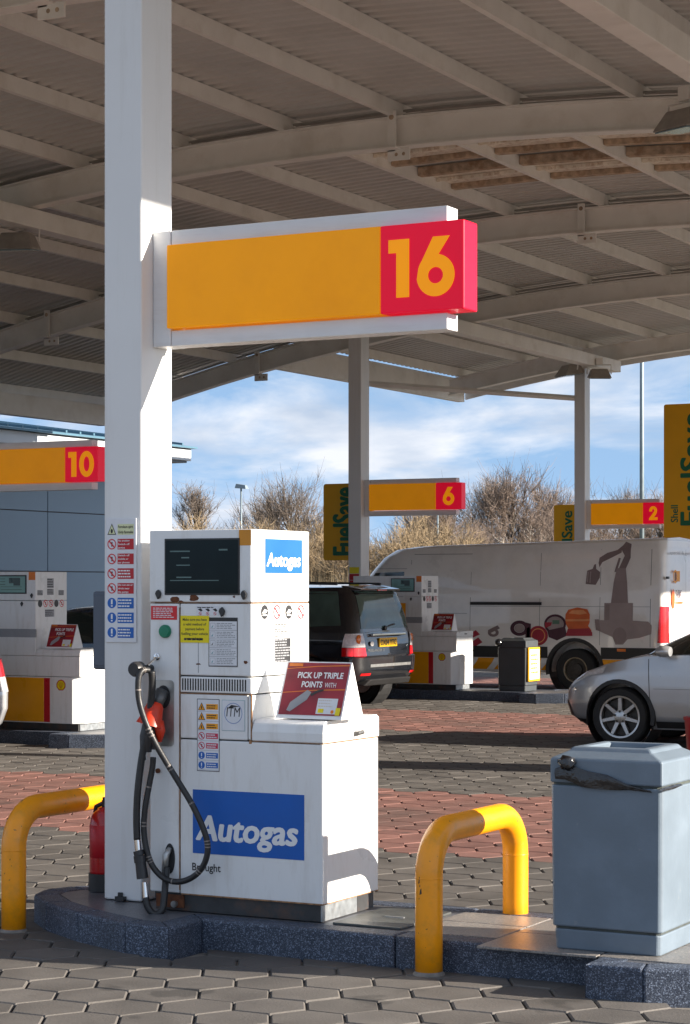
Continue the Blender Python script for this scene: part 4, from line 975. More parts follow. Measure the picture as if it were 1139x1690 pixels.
# ================================================================== fuel pumps
def pecten(mb, cx, cy, r, fr, red, yel, off):
    def shell(k):
        p = []
        for i in range(29):
            a = R(-35 + 250 * i / 28); q = r * k * (1 + .045 * abs(math.sin(i * math.pi / 4))); p.append((cx + q * math.cos(a), cy + q * math.sin(a)))
        p += [(cx - r*k*.45, cy - r*k*.95), (cx + r*k*.45, cy - r*k*.95)]
        return p
    mb.flat([shell(1)], fr, off, red); mb.flat([shell(.82)], fr, off + .001, yel)
    for i in range(7):
        a = R(25 + 130 * i / 6); wv = r * .035
        x1, y1 = cx + r * .7 * math.cos(a), cy + r * .7 * math.sin(a); x0, y0 = cx + r*.12*math.cos(a), cy - r * .6
        mb.flat([[(x0 - wv*.4, y0), (x0 + wv*.4, y0), (x1 + wv, y1), (x1 - wv, y1)]], fr, off + .002, red)
def make_pump(label):
    """front on the plane y=0 facing -y, right end at x=0, base at z=0"""
    t = thing('fuel_pump', label, 'fuel pump', (0, 0, 0), 'petrol and diesel pumps')
    f0 = FV(0.)
    def bx(nm, x0, x1, y0, y1, z0, z1, mt='pump_white', bv=.006, par=t): b = MB(); b.box(x0, x1, y0, y1, z0, z1); return b.build(nm, mt, par, bevel=bv)
    bx('plinth', -1.72, -.04, .03, .54, 0, .075, 'plinth', .003); bx('plinth_end', -.039, -.03, .05, .52, .002, .072, 'zinc', 0)
    b = MB(); pol = [(-1.75, 0), (-.10, 0), (0, .10), (0, .58), (-1.75, .58)]
    b.prism(pol, lambda x, y, d=0.: (x, y, .078 + d), .50); b.build('cabinet', 'pump_white', t, bevel=.006)
    bx('cabinet_upper', -1.75, 0, 0, .58, .583, .80)
    b = MB(); pr = [(-.003, .803), (-.003, .83), (.01, .865), (.03, .875), (.56, .88), (.583, .87), (.583, .803)]
    b.add([(-.575, y, z) for y, z in pr] + [(.003, y, z) for y, z in pr], [tuple(range(6, -1, -1)), tuple(range(7, 14))] + [(i, (i+1) % 7, 7 + (i+1) % 7, 7 + i) for i in range(7)])
    ld = b.build('lid', 'pump_white', t, bevel=.005); bx('handle', .003, .02, .27, .33, .83, .842, 'metal_dark', .003, ld)
    bx('tower_low', -1.75, -.58, 0, .58, .803, 1.395); hd = bx('display_head', -1.75, -.58, 0, .58, 1.40, 1.71)
    bx('seam_strip', -1.749, -.58, -.002, .02, 1.0, 1.09, 'p_grey', 0)
    bx('holster_panel', -1.60, -1.20, -.004, .02, .62, 1.09, 'black_plastic', .004)
    # coloured lower panels
    bx('yellow_panel', -1.72, -.47, -.004, .02, .09, .565, 'pump_yellow', .003); bx('red_stripe', -.468, -.39, -.004, .02, .09, .565, 'pump_red', .003)
    b = MB(); pecten(b, -.245, .49, .058, f0, 0, 1, .0015); b.build('emblem', ['pump_red', 'p_yellow'], t, solid=False)
    # screen
    b = MB(); b.box(-1.10, -.70, -.006, .01, 1.47, 1.675); sc_ = b.build('screen_bezel', 'black_plastic', hd, bevel=.002)
    b = MB(); b.rect(-1.085, -.715, 1.485, 1.66, f0, .0072, 0); b.rect(-.93, -.78, 1.585, 1.645, f0, .0082, 1); b.rect(-.87, -.78, 1.56, 1.59, f0, .0084, 1)
    for zz_ in (1.63, 1.6, 1.57): b.rect(-1.05, -.98, zz_, zz_ + .006, f0, .0082, 1)
    b.rect(-1.04, -.76, 1.545, 1.549, f0, .0082, 1); b.rect(-1.04, -.76, 1.515, 1.519, f0, .0082, 1); b.build('screen', ['screen_lcd', 'lcd_dark'], sc_, solid=False)
    b = MB(); b.rect(-.672, -.584, 1.62, 1.708, f0, .001, 0); b.build('orange_sticker', 'p_orange', hd, solid=False)
    for x, z in ((-.63, 1.45), (-1.14, 1.45), (-.76, 1.36)):
        b = MB(); b.prism([(x - .016, z + .004), (x, z - .026), (x + .016, z + .006), (x + .002, z + .026)], f0, .014); b.build('lock_knob', 'black_plastic', t)
    b = MB(); b.rect(-1.28, -1.14, 1.1, 1.28, f0, .0015, 0); b.rect(-1.28, -1.14, 1.285, 1.34, f0, .0015, 2); bars(b, -1.27, -1.15, 1.12, 1.27, 5, f0, 1, .002); b.build('notices', ['p_redbright', 'p_offwhite', 'p_amber'], t, solid=False)
    # right face of the tower: labels and pictograms
    fu_ = FU(-.58); b = MB()
    for (a, c_, q, t_) in ((.21, .33, 1.535, 1.64), (.21, .33, 1.46, 1.525), (.03, .13, 1.455, 1.51), (.42, .52, 1.455, 1.51), (.17, .34, 1.22, 1.30)):
        b.rect(a, c_, q, t_, fu_, .0012, 0); bars(b, a, c_, q, t_, 4, fu_, 1, .0016)
    for k in range(5):
        y_ = .08 + k * .1
        if k in (0, 3): b.flat([circ(y_, 1.365, .04)], fu_, .0014, 2)
        else: no_sign(b, y_, 1.365, .04, fu_, 3, 2, .0014)
    b.build('labels', ['p_grey', 'p_black', 'p_black', 'p_redbright'], t, solid=False)
    return t
pump10 = make_pump('white and yellow fuel pump numbered 10 at the left edge')
pump6 = copy_tree(pump10); pump12 = copy_tree(pump10)
pump10.location = (-13.28, 18.95, .15)
pump6.location = (-13.62, 29.18, .15); pump6['label'] = 'white and yellow fuel pump numbered 6 behind the black car'
pump12.location = (-3.6, 18.95, .15); pump12['label'] = 'fuel pump outside the right edge casting a shadow across the lane'
ORG = Vector((0, 0, 0))
b = MB(); b.rect(-.99 - .14, -.99 + .14, 1.0, 1.30, FV(0.), .003, 0); b.flat([[(-1.07, 1.12), (-.91, 1.12), (-.99, 1.26)]], FV(0.), .004, 1); b.flat([[(-1.045, 1.135), (-.935, 1.135), (-.99, 1.235)]], FV(0.), .005, 0); b.rect(-.998, -.982, 1.15, 1.2, FV(0.), .006, 1)
b.build('hazard_sticker', ['p_amber', 'p_black'], pump6, solid=False)
p2 = promo('red promotional tent card on the lid of the pump at the left edge', -13.28 - .47, 18.99, 1.033, 1.4, txt=False)
p3 = promo('red promotional tent card on the lid of the pump behind the black car', -13.62 - .44, 29.22, 1.033, 1.4, txt=False)

# ------------------------------------------------------------------ hanging banners
def banner(label, u0, u1, v, z0, z1, cap, hcap, zt0, zt1, small, post):
    """cap: distance of the letter tops from the left edge"""
    t = thing('fuel_banner', label, 'banner', ((u0 + u1) / 2, v, z0), 'yellow fuel banners')
    b = MB(); b.prism(rrect(u0, u1, z0, z1, .04), FV(v), .05); b.build('panel', 'banner_yellow', t)
    b = MB(); W_ = u1 - u0
    bold_text(b, 'FuelSave', lambda x, y, d=0.: (u0 + cap + hcap + x, v - .05 - d, y), zt0, zt1, 0, hcap, 0, .003, .04, turn=True)
    if small: bold_text(b, 'Shell', lambda x, y, d=0.: (u0 + .28 + x, v - .05 - d, y), 2.92, 3.24, 0, .14, 0, .003, .03, turn=True)
    b.build('lettering', 'p_green', t, solid=False)
    b = MB(); b.box(u0 + W_ * .3, u0 + W_ * .7, v + .002, v + .06, z0 + .1, z1 - .1); b.build('back_bracket', 'sign_alu', t)
    if post: b = MB(); b.box((u0+u1)/2 - .05, (u0+u1)/2 + .05, v + .062, v + .16, .15, z1 - .2); b.build('post', 'steel_white', t)
    return t
banner('tall yellow banner reading Shell FuelSave at the right edge above the van', -13.84, -12.74, 39.0, 2.15, 5.16, .33, .42, 2.87, 4.98, True, True)
banner('yellow banner with green letters behind the column of sign 6', -16.155, -15.37, 29.72, 2.11, 3.31, .17, .38, 2.2, 3.24, False, False)
banner('yellow banner whose visible end reads Save beside the column of sign 2', -16.50, -15.83, 39.99, 2.1, 3.33, .17, .22, 2.18, 3.2, False, False)
ns = thing('small_notice', 'small yellow and red notice on the column of sign 6', 'notice', (-15.44, 29.36, 1.9))
b = MB(); b.rect(-15.53, -15.36, 1.90, 2.0, FV(29.357), .0, 0); b.rect(-15.53, -15.36, 1.80, 1.895, FV(29.357), .0, 1); b.rect(-15.53, -15.36, 1.70, 1.795, FV(29.357), 0., 1); b.build('sheet', ['p_yellow', 'p_red'], ns, solid=False)

# ================================================================== vehicles
class Stack:
    """body shell built from plan outlines at rising heights; x forward, y left"""
    def __init__(s, layers): s.L = layers   # dicts: z (number or f(x)), xf, xr, hw, fx, fy, rx, ry
    def at(s, t):
        k = t * (len(s.L) - 1); i = min(int(k), len(s.L) - 2); f = k - i; a, c_ = s.L[i], s.L[i+1]
        d = {q: a[q] + (c_[q] - a[q]) * f for q in ('xf', 'xr', 'hw', 'fx', 'fy', 'rx', 'ry')}
        za_, zb_ = a['z'], c_['z']
        d['z'] = lambda x: (za_(x) if callable(za_) else za_) * (1 - f) + (zb_(x) if callable(zb_) else zb_) * f
        return d
    def yside(s, x, t):
        d = s.at(t); hw = d['hw']
        q = (x - (d['xf'] - d['fx'])) / d['fx']
        if q > 0: return hw - d['fy'] + d['fy'] * math.sqrt(max(0, 1 - min(q, 1)**2))
        q = ((d['xr'] + d['rx']) - x) / d['rx']
        if q > 0: return hw - d['ry'] + d['ry'] * math.sqrt(max(0, 1 - min(q, 1)**2))
        return hw
    def xend(s, y, t, front):
        d = s.at(t); y = abs(y); ry, rx = (d['fy'], d['fx']) if front else (d['ry'], d['rx'])
        q = (y - (d['hw'] - ry)) / ry; k = rx * (1 - math.sqrt(max(0, 1 - min(q, 1)**2))) if q > 0 else 0
        return d['xf'] - k if front else d['xr'] + k
    def tz(s, x, z):
        lo, hi = 0., 1.
        for _ in range(24):
            m_ = (lo + hi) / 2
            if s.at(m_)['z'](x) < z: lo = m_
            else: hi = m_
        return (lo + hi) / 2
    def outline(s, t):
        d = s.at(t); P_ = []
        for k in range(4): P_.append((d['xr'], (d['hw'] - d['ry']) * k / 4))
        for k in range(9): a = R(90 * k / 8); P_.append((d['xr'] + d['rx'] * (1 - math.cos(a)), d['hw'] - d['ry'] + d['ry'] * math.sin(a)))
        x0, x1 = d['xr'] + d['rx'], d['xf'] - d['fx']
        for k in range(1, 20): P_.append((x0 + (x1 - x0) * k / 20, d['hw']))
        for k in range(9): a = R(90 * k / 8); P_.append((d['xf'] - d['fx'] * (1 - math.sin(a)), d['hw'] - d['fy'] + d['fy'] * math.cos(a)))
        for k in range(3, -1, -1): P_.append((d['xf'], (d['hw'] - d['fy']) * k / 4))
        half = P_; full = half + [(x, -y) for x, y in half[::-1][1:-1]]
        return [(x, y, d['z'](x)) for x, y in full], len(half)
    def mesh(s, mb, per=3, crown=.0, mi=0):
        n = (len(s.L) - 1) * per; rings = []
        for i in range(n + 1): r_, h = s.outline(i / n); rings.append(r_)
        m_ = len(rings[0]); vs = [p for r_ in rings for p in r_]
        fs = [(i*m_ + j, i*m_ + (j+1) % m_, (i+1)*m_ + (j+1) % m_, (i+1)*m_ + j) for i in range(n) for j in range(m_)]
        fs = [f[::-1] for f in fs]
        fs.append(tuple(range(m_)))
        top = n * m_; base = len(vs); mids = []
        L_ = rings[-1]
        for k in range(1, h - 1):
            p, q = L_[k], L_[m_ - k]; mids.append(base + len(mids)); vs.append(((p[0] + q[0]) / 2, 0, (p[2] + q[2]) / 2 + crown * min(1, abs(p[1]) * 1.6)))
        for k in range(1, h - 2):
            fs.append((top + k, top + k + 1, mids[k], mids[k-1])[::-1]); fs.append((top + m_ - k, mids[k-1], mids[k], top + m_ - k - 1)[::-1])
        fs.append((top, top + 1, mids[0])[::-1]); fs.append((top, mids[0], top + m_ - 1)[::-1])
        fs.append((top + h - 2, top + h - 1, mids[-1])[::-1]); fs.append((mids[-1], top + h - 1, top + m_ - h + 2)[::-1])
        mb.add(vs, fs, mi)
    def side(s, mb, quad, left=True, off=.004, nx=8, nt=4, mi=0):
        """quad: four (x, t): bottom-rear, bottom-front, top-front, top-rear"""
        (a, b_, c_, d_) = quad; vs = []; sg = 1 if left else -1
        for j in range(nt + 1):
            v = j / nt
            for i in range(nx + 1):
                u = i / nx
                x = (a[0]*(1-u) + b_[0]*u) * (1-v) + (d_[0]*(1-u) + c_[0]*u) * v; t = (a[1]*(1-u) + b_[1]*u) * (1-v) + (d_[1]*(1-u) + c_[1]*u) * v
                vs.append((x, sg * (s.yside(x, t) + off), s.at(t)['z'](x)))
        mb.add(vs, [(j*(nx+1) + i, j*(nx+1) + i + 1, (j+1)*(nx+1) + i + 1, (j+1)*(nx+1) + i)[::-sg] for j in range(nt) for i in range(nx)], mi)
    def end(s, mb, quad, front=False, off=.004, nx=10, nt=4, mi=0):
        """quad: four (y, t)"""
        (a, b_, c_, d_) = quad; vs = []; sg = 1 if front else -1
        for j in range(nt + 1):
            v = j / nt
            for i in range(nx + 1):
                u = i / nx
                y = (a[0]*(1-u) + b_[0]*u) * (1-v) + (d_[0]*(1-u) + c_[0]*u) * v; t = (a[1]*(1-u) + b_[1]*u) * (1-v) + (d_[1]*(1-u) + c_[1]*u) * v
                x = s.xend(y, t, front); vs.append((x + sg * off, y, s.at(t)['z'](x)))
        mb.add(vs, [(j*(nx+1) + i, j*(nx+1) + i + 1, (j+1)*(nx+1) + i + 1, (j+1)*(nx+1) + i) for j in range(nt) for i in range(nx)], mi)
def lay(z, xf, xr, hw, fx=.5, fy=.35, rx=.2, ry=.2): return dict(z=z, xf=xf, xr=xr, hw=hw, fx=fx, fy=fy, rx=rx, ry=ry)
def cut_wheels(o, wheels, r, hw):
    cb = MB()
    for x, z in wheels:
        for sg in (1, -1): cb.lathe([(.0001, sg*(hw - .42)), (r, sg*(hw - .42)), (r, sg*(hw + .3)), (.0001, sg*(hw + .3))], (x, 0, z), 'y', 36)
    c_ = cb.build('cutter', 'trim_black', None)
    bm = bmesh.new(); bm.from_mesh(c_.data); bmesh.ops.remove_doubles(bm, verts=bm.verts, dist=.001); bmesh.ops.recalc_face_normals(bm, faces=bm.faces); bm.to_mesh(c_.data); bm.free()
    md = o.modifiers.new('cut', 'BOOLEAN'); md.operation = 'DIFFERENCE'; md.object = c_; md.solver = 'EXACT'
    dg = bpy.context.evaluated_depsgraph_get(); me = bpy.data.meshes.new_from_object(o.evaluated_get(dg))
    o.modifiers.clear(); o.data = me
    me.set_sharp_from_angle(angle=R(40))
    bpy.data.objects.remove(c_)
def wheel(par, x, y, r, wd, rimr, sg, spokes, style='alloy'):
    """y: outer face of the tyre; sg=+1 left side"""
    yi = y - sg * wd
    b = MB(); b.lathe([(rimr, yi), (r * .93, yi), (r, yi + sg * .03), (r, y - sg * .03), (r * .93, y), (rimr + .012, y), (rimr, y - sg * .012)], (x, 0, r), 'y', 40)
    ty = b.build('tyre', 'tyre', par, smooth='auto', solid=False)
    b = MB(); b.lathe([(rimr + .001, y - sg * .008), (rimr - .018, y - sg * .012), (rimr - .022, y - sg * .05), (rimr - .03, yi + sg * .03), (.0001, yi + sg * .05)], (x, 0, r), 'y', 36)
    rm = b.build('rim', {'alloy': 'rim', 'steel': 'rim_brass'}[style], par, smooth='auto', solid=False)
    b = MB(); b.lathe([(rimr - .03, y - sg * .075), (.0001, y - sg * .08)], (x, 0, r), 'y', 30); b.build('brake_disc', 'rim_dark', rm, solid=False)
    if style == 'alloy':
        for k in range(spokes):
            a = 2 * math.pi * k / spokes + math.pi / 2; ca, sa = math.cos(a), math.sin(a)
            def P3(rad, off, dy): return (x + ca * rad - sa * off, y + sg * dy, r + sa * rad + ca * off)
            w0, w1 = rimr * .13, rimr * .105
            b = MB(); b.hexa([P3(.05, -w0, -.05), P3(rimr - .02, -w1, -.05), P3(rimr - .02, w1, -.05), P3(.05, w0, -.05), P3(.05, -w0 * .8, -.018), P3(rimr - .02, -w1 * .75, -.012), P3(rimr - .02, w1 * .75, -.012), P3(.05, w0 * .8, -.018)])
            b.build('spoke', 'rim', rm, bevel=.004)
        b = MB(); b.lathe([(.0001, y - sg * .012), (.055, y - sg * .014), (.075, y - sg * .022), (.075, y - sg * .06)], (x, 0, r), 'y', 24); b.build('hub', 'rim', rm, smooth='auto', solid=False)
        b = MB()
        for k in range(5):
            a = 2 * math.pi * k / 5 + .3; b.lathe([(.0001, y - sg * .010), (.013, y - sg * .010), (.013, y - sg * .03)], (x + .058 * math.cos(a), 0, r + .058 * math.sin(a)), 'y', 10)
        b.build('wheel_bolt', 'rim_dark', rm, solid=False)
    else:
        b = MB(); b.lathe([(rimr - .03, y - sg * .1), (rimr * .6, y - sg * .12), (rimr * .5, y - sg * .03), (rimr * .2, y - sg * .02), (.0001, y - sg * .02)], (x, 0, r), 'y', 28); b.build('hub', 'rim_dark', rm, smooth='auto', solid=False)
        b = MB()
        for k in range(6):
            a = k * math.pi / 3; b.lathe([(.0001, y - sg * .105), (.028, y - sg * .106)], (x + rimr * .78 * math.cos(a), 0, r + rimr * .78 * math.sin(a)), 'y', 12)
        b.build('rim_hole', 'pump_dark', rm, solid=False)
def arch(par, x, z, r, hw_fn, sg, mat='trim_black', wdt=.05):
    b = MB(); n = 20; vs = []; fs = []
    for i in range(n + 1):
        a = R(-12 + 204 * i / n)
        for rr_, dy in ((r - .006, -.10), (r - .006, .012), (r + wdt, .010), (r + wdt + .006, -.02)):
            X_ = x + rr_ * math.cos(a); vs.append((X_, sg * (hw_fn(X_, z + rr_ * math.sin(a)) + dy), z + rr_ * math.sin(a)))
    for i in range(n):
        for k in range(3): fs.append((i*4 + k, i*4 + k + 1, (i+1)*4 + k + 1, (i+1)*4 + k))
    b.add(vs, fs); b.build('wheel_arch', mat, par, smooth='auto', solid=False)
    b = MB(); b.lathe([(r + .01, sg * (hw_fn(x, z) - .40)), (r + .01, sg * (hw_fn(x, z) - .02))], (x, 0, z), 'y', 30); b.build('arch_liner', 'trim_black', par, solid=False)
def deckline(pts):
    def f(x):
        if x <= pts[0][0]: return pts[0][1]
        for (x0, z0), (x1, z1) in zip(pts, pts[1:]):
            if x <= x1:
                t = (x - x0) / (x1 - x0); t = t * t * (3 - 2 * t) * .35 + t * .65; return z0 + (z1 - z0) * t
        return pts[-1][1]
    return f

# ------------------------------------------------------------------ black off-road car at pump 6
suv = thing('black_suv', 'black off-road estate car parked at the pump numbered 6, seen from behind', 'car')
dk = deckline([(-2.2, 1.06), (.9, 1.05), (1.4, 1.02), (2.2, .90)])
LS = Stack([lay(.34, 2.1, -2.0, .84, rx=.25, ry=.3), lay(.40, 2.2, -2.17, .90, rx=.2, ry=.3), lay(.50, 2.22, -2.24, .93, rx=.17, ry=.3), lay(.72, 2.24, -2.25, .95, rx=.16, ry=.3), lay(.745, 2.23, -2.2, .95, rx=.16, ry=.28), lay(.95, 2.2, -2.19, .945, rx=.16, ry=.28), lay(dk, 2.12, -2.17, .925, rx=.16, ry=.26)])
b = MB(); LS.mesh(b, 3, .03); bd_ = b.build('body', 'paint_black', suv, smooth='auto'); cut_wheels(bd_, [(-1.38, .37), (1.28, .37)], .43, .93)
GS = Stack([lay(lambda x: dk(x) - .02, 1.0, -2.165, .915, .6, .45, .16, .25), lay(1.3, .62, -2.12, .85, .5, .42, .15, .24), lay(1.6, .2, -2.03, .765, .4, .38, .15, .22), lay(1.685, .0, -1.97, .71, .4, .36, .2, .22)])
b = MB(); GS.mesh(b, 3, .045); b.build('cabin', 'paint_black', suv, smooth='auto')
for nm, q, mt in (('side_window', ((-1.93, .16), (-1.22, .12), (-1.27, .8), (-1.80, .8)), 'car_glass_tint'), ('side_window', ((-1.1, .1), (-.16, .1), (-.2, .8), (-1.13, .8)), 'car_glass'), ('side_window', ((-.06, .1), (.72, .1), (.2, .78), (-.1, .8)), 'car_glass')):
    for lf in (True, False): b = MB(); GS.side(b, q, lf, .005); b.build(nm, mt, suv, smooth=True, solid=False)
b = MB(); GS.end(b, ((.72, .10), (-.72, .10), (-.62, .80), (.62, .80)), False, .006, 14); b.build('rear_window', 'car_glass_tint', suv, smooth=True, solid=False)
b = MB(); GS.end(b, ((-.66, .06), (.66, .06), (.52, .85), (-.52, .85)), True, .006, 14); b.build('windscreen', 'car_glass', suv, smooth=True, solid=False)
b = MB(); b.hexa([(-2.08, -.62, 1.635), (-2.08, .62, 1.635), (-1.85, .66, 1.66), (-1.85, -.66, 1.66), (-2.1, -.6, 1.665), (-2.1, .6, 1.665), (-1.8, .66, 1.715), (-1.8, -.66, 1.715)]); b.build('roof_spoiler', 'paint_black', suv, bevel=.01)
b = MB(); b.box(-2.115, -2.10, -.14, .14, 1.64, 1.66); b.build('brake_light', 'lamp_red', suv)
for sg in (1, -1):
    b = MB(); b.tube([(-1.75, sg * .66, 1.735), (-.2, sg * .69, 1.76), (.1, sg * .69, 1.73)], .018, 6); b.build('roof_rail', 'trim_black', suv)
    lp = MB(); LS.end(lp, ((sg * .905, .66), (sg * .67, .66), (sg * .69, .76), (sg * .905, .76)), False, .012, 8, 3, 1); LS.end(lp, ((sg * .905, .765), (sg * .69, .765), (sg * .72, .99), (sg * .89, .99)), False, .012, 8, 3, 0)
    LS.side(lp, ((-2.17, .66), (-1.98, .66), (-1.98, .76), (-2.17, .76)), sg > 0, .012, 4, 2, 1); LS.side(lp, ((-2.17, .765), (-1.98, .765), (-2.02, .99), (-2.16, .99)), sg > 0, .012, 4, 2, 0)
    tl = lp.build('tail_lamp', ['lamp_clear', 'lamp_red'], suv, smooth=True, solid=False)
    b = MB(); b.lathe([(.0001, -.02), (.06, -.012), (.07, .01)], (LS.xend(.8, .88, False) - .004, sg * .80, .97), 'x', 16); b.build('indicator', 'lamp_amber', tl, smooth=True, solid=False)
    b = MB(); LS.end(b, ((sg * .82, .29), (sg * .60, .29), (sg * .60, .34), (sg * .82, .34)), False, .008, 4, 1); b.build('reflector', 'lamp_red', suv, solid=False)
    b = MB(); b.tube([(-2.14, sg * .5, .37), (-2.0, sg * .5, .37)], .03, 10); b.build('exhaust', 'metal_dark', suv)
    b = MB(); b.hexa([(.55, sg * .95, 1.08), (.75, sg * .95, 1.08), (.75, sg * 1.12, 1.1), (.58, sg * 1.12, 1.1), (.58, sg * .95, 1.22), (.72, sg * .95, 1.22), (.72, sg * 1.1, 1.24), (.6, sg * 1.1, 1.24)]); b.build('mirror', 'paint_black', suv, bevel=.03)
fr_r = lambda x, y, d=0.: (-2.215 - d, x, y)  # rear plane, x to the car's left
b = MB(); b.box(-2.235, -2.185, -.50, .50, 1.015, 1.05); b.build('tailgate_handle', 'chrome', suv, bevel=.008)
b = MB(); b.box(-2.212, -2.19, -.27, .27, .86, .985); npl = b.build('number_plate', 'plate_yellow', suv, bevel=.003)
rear = lambda x, y, d=0.: (-2.213 - d, -x, y)
b = MB(); put_text(b, 'DX04 YTC', rear, -.235, .235, .885, .075, 0, .002, bold=.02); b.build('lettering', 'p_black', npl, solid=False)
b = MB(); put_text(b, 'FREELANDER 2', lambda x, y, d=0.: (-2.206 - d, -x, y), -.62, -.12, .80, .035, 0, .002, bold=.02); put_text(b, 'TD4', lambda x, y, d=0.: (-2.206 - d, -x, y), .42, .58, .80, .035, 0, .002, bold=.02); b.flat([circ(-.5, .91, .055, 18, .035)], rear, 0., 1); b.build('badge', ['chrome', 'lamp_clear'], suv, solid=False)
b = MB(); LS.end(b, ((.62, .40), (-.62, .40), (-.62, .43), (.62, .43)), False, .006, 10, 1); b.build('bumper_strip', 'metal_grey', suv, solid=False)
b = MB(); b.hexa([(-2.19, -.7, .33), (-2.19, .7, .33), (-1.9, .7, .33), (-1.9, -.7, .33), (-2.262, -.62, .42), (-2.262, .62, .42), (-1.9, .7, .42), (-1.9, -.7, .42)]); b.build('bumper_valance', 'trim_black', suv, bevel=.02)
b = MB(); b.tube([(-2.14, .05, 1.12), (-2.16, -.28, 1.17)], .012, 6); b.lathe([(.0001, -.03), (.035, -.02), (.035, .02)], (-2.16, .02, 1.12), 'x', 10); b.build('wiper', 'trim_black', suv)
for x in (-1.38, 1.28):
    for sg in (1, -1):
        wheel(suv, x, sg * .935, .365, .235, .235, sg, 6); arch(suv, x, .37, .43, lambda X_, Z_: .945, sg, 'paint_black', .06)
suv.location = (-15.82, 26.9, 0); suv.rotation_euler = (0, 0, math.pi)

# ------------------------------------------------------------------ silver hatchback and its two look-alikes
def hatch(label, paint, group):
    t = thing('hatchback_car', label, 'car', (0, 0, 0), group)
    dk = deckline([(-2.1, 1.0), (.6, .98), (1.05, .96), (1.4, .90), (1.7, .81), (1.95, .71), (2.12, .64)])
    Lo = Stack([lay(.19, 1.9, -1.95, .80, .7, .5, .3, .4), lay(.30, 2.07, -2.05, .86, .75, .55, .3, .4), lay(.45, 2.12, -2.1, .885, .8, .58, .3, .4), lay(lambda x: min(.62, dk(x) - .08), 2.11, -2.1, .89, .8, .58, .3, .4), lay(lambda x: min(.78, dk(x) - .03), 2.06, -2.06, .885, .8, .58, .3, .4), lay(dk, 2.0, -2.02, .86, .8, .56, .3, .4)])
    b = MB(); Lo.mesh(b, 4, .05); bd_ = b.build('body', paint, t, smooth='auto'); cut_wheels(bd_, [(-1.30, .315), (1.335, .315)], .365, .88)
    Ga = Stack([lay(lambda x: dk(x) - .02, 1.32, -1.98, .84, .95, .62, .3, .4), lay(1.15, .86, -1.72, .765, .8, .55, .35, .38), lay(1.34, .42, -1.3, .66, .7, .48, .4, .36), lay(1.42, .1, -.95, .58, .6, .42, .5, .36)])
    b = MB(); Ga.mesh(b, 4, .05); b.build('cabin', paint, t, smooth='auto')
    for q in (((-.02, .06), (1.16, .045), (.36, .80), (-.0, .82)), ((-1.12, .08), (-.1, .06), (-.08, .82), (-.95, .80)), ((-1.62, .12), (-1.2, .10), (-1.02, .78), (-1.22, .7))):
        for lf in (True, False): b = MB(); Ga.side(b, q, lf, .006, 12, 6); b.build('side_window', 'car_glass', t, smooth=True, solid=False)
    b = MB(); Ga.end(b, ((-.70, .07), (.70, .07), (.5, .92), (-.5, .92)), True, .006, 16, 8); b.build('windscreen', 'car_glass', t, smooth=True, solid=False)
    b = MB(); Ga.end(b, ((.62, .1), (-.62, .1), (-.46, .85), (.46, .85)), False, .006, 16, 8); b.build('rear_window', 'car_glass', t, smooth=True, solid=False)
    for sg in (1, -1):
        b = MB(); Lo.side(b, ((1.52, .80), (1.93, .70), (1.90, .90), (1.50, .955)), sg > 0, .008, 8, 3); b.build('headlamp', 'lamp_clear', t, smooth=True, solid=False)
        b = MB(); Lo.side(b, ((-2.04, .80), (-1.72, .82), (-1.74, .93), (-2.02, .97)), sg > 0, .008, 8, 3, 0); Lo.end(b, ((sg * .8, .8), (sg * .5, .8), (sg * .5, .95), (sg * .8, .97)), False, .008, 8, 3, 0); Lo.side(b, ((-2.04, .6), (-1.72, .66), (-1.72, .815), (-2.04, .795)), sg > 0, .008, 8, 3, 1); Lo.end(b, ((sg * .8, .6), (sg * .5, .62), (sg * .5, .79), (sg * .8, .79)), False, .008, 8, 3, 1); b.build('tail_lamp', ['lamp_red', 'lamp_clear'], t, smooth=True, solid=False)
        b = MB(); y_ = sg * .84
        b.lathe([(.0001, -.08), (.05, -.075), (.066, -.03), (.064, .03), (.04, .075), (.0001, .085)], (.80, sg * .99, 1.02), 'x', 14); 
        for i_, p in enumerate(b.v): b.v[i_] = (p[0], sg * .99 + (p[1] - sg * .99) * 1.35, p[2] if p[2] > .96 else .96)
        b.hexa([(.78, sg * .84, .95), (.86, sg * .84, .95), (.86, sg * .95, .985), (.78, sg * .95, .985), (.78, sg * .84, .98), (.86, sg * .84, .98), (.86, sg * .95, 1.01), (.78, sg * .95, 1.01)])
        b.build('mirror', paint, t, smooth='auto', solid=False)
        for x0 in (.98, -.12, -1.15):   # door shut lines
            b = MB(); Lo.side(b, ((x0 - .004, .16), (x0 + .004, .16), (x0 + .004 + (.03 if x0 > .5 else 0), .97), (x0 - .004 + (.03 if x0 > .5 else 0), .97)), sg > 0, .002, 1, 8); b.build('door_gap', 'seam', t, solid=False)
        b = MB(); Lo.side(b, ((-1.0, .60), (.95, .60), (.95, .604), (-1.0, .604)), sg > 0, .003, 8, 1); b.build('waist_crease', 'seam', t, solid=False)
        b = MB(); Lo.side(b, ((-.95, .03), (.93, .03), (.93, .16), (-.95, .16)), sg > 0, .012, 8, 2); b.build('sill', 'trim_black', t, solid=False)
        b = MB(); Lo.side(b, ((.10, .72), (.28, .72), (.28, .76), (.10, .76)), sg > 0, .02, 4, 1); b.build('door_handle', paint, t, solid=False)
        for x in (-1.30, 1.335):
            wheel(t, x, sg * .875, .315, .215, .225, sg, 7); arch(t, x, .315, .365, lambda X_, Z_: min(.885, Lo.yside(X_, .45) + .004), sg, 'trim_black', .035)
    b = MB(); Lo.end(b, ((-.62, .2), (.62, .2), (.55, .42), (-.55, .42)), True, .008, 12, 3); b.build('grille', 'trim_black', t, smooth=True, solid=False)
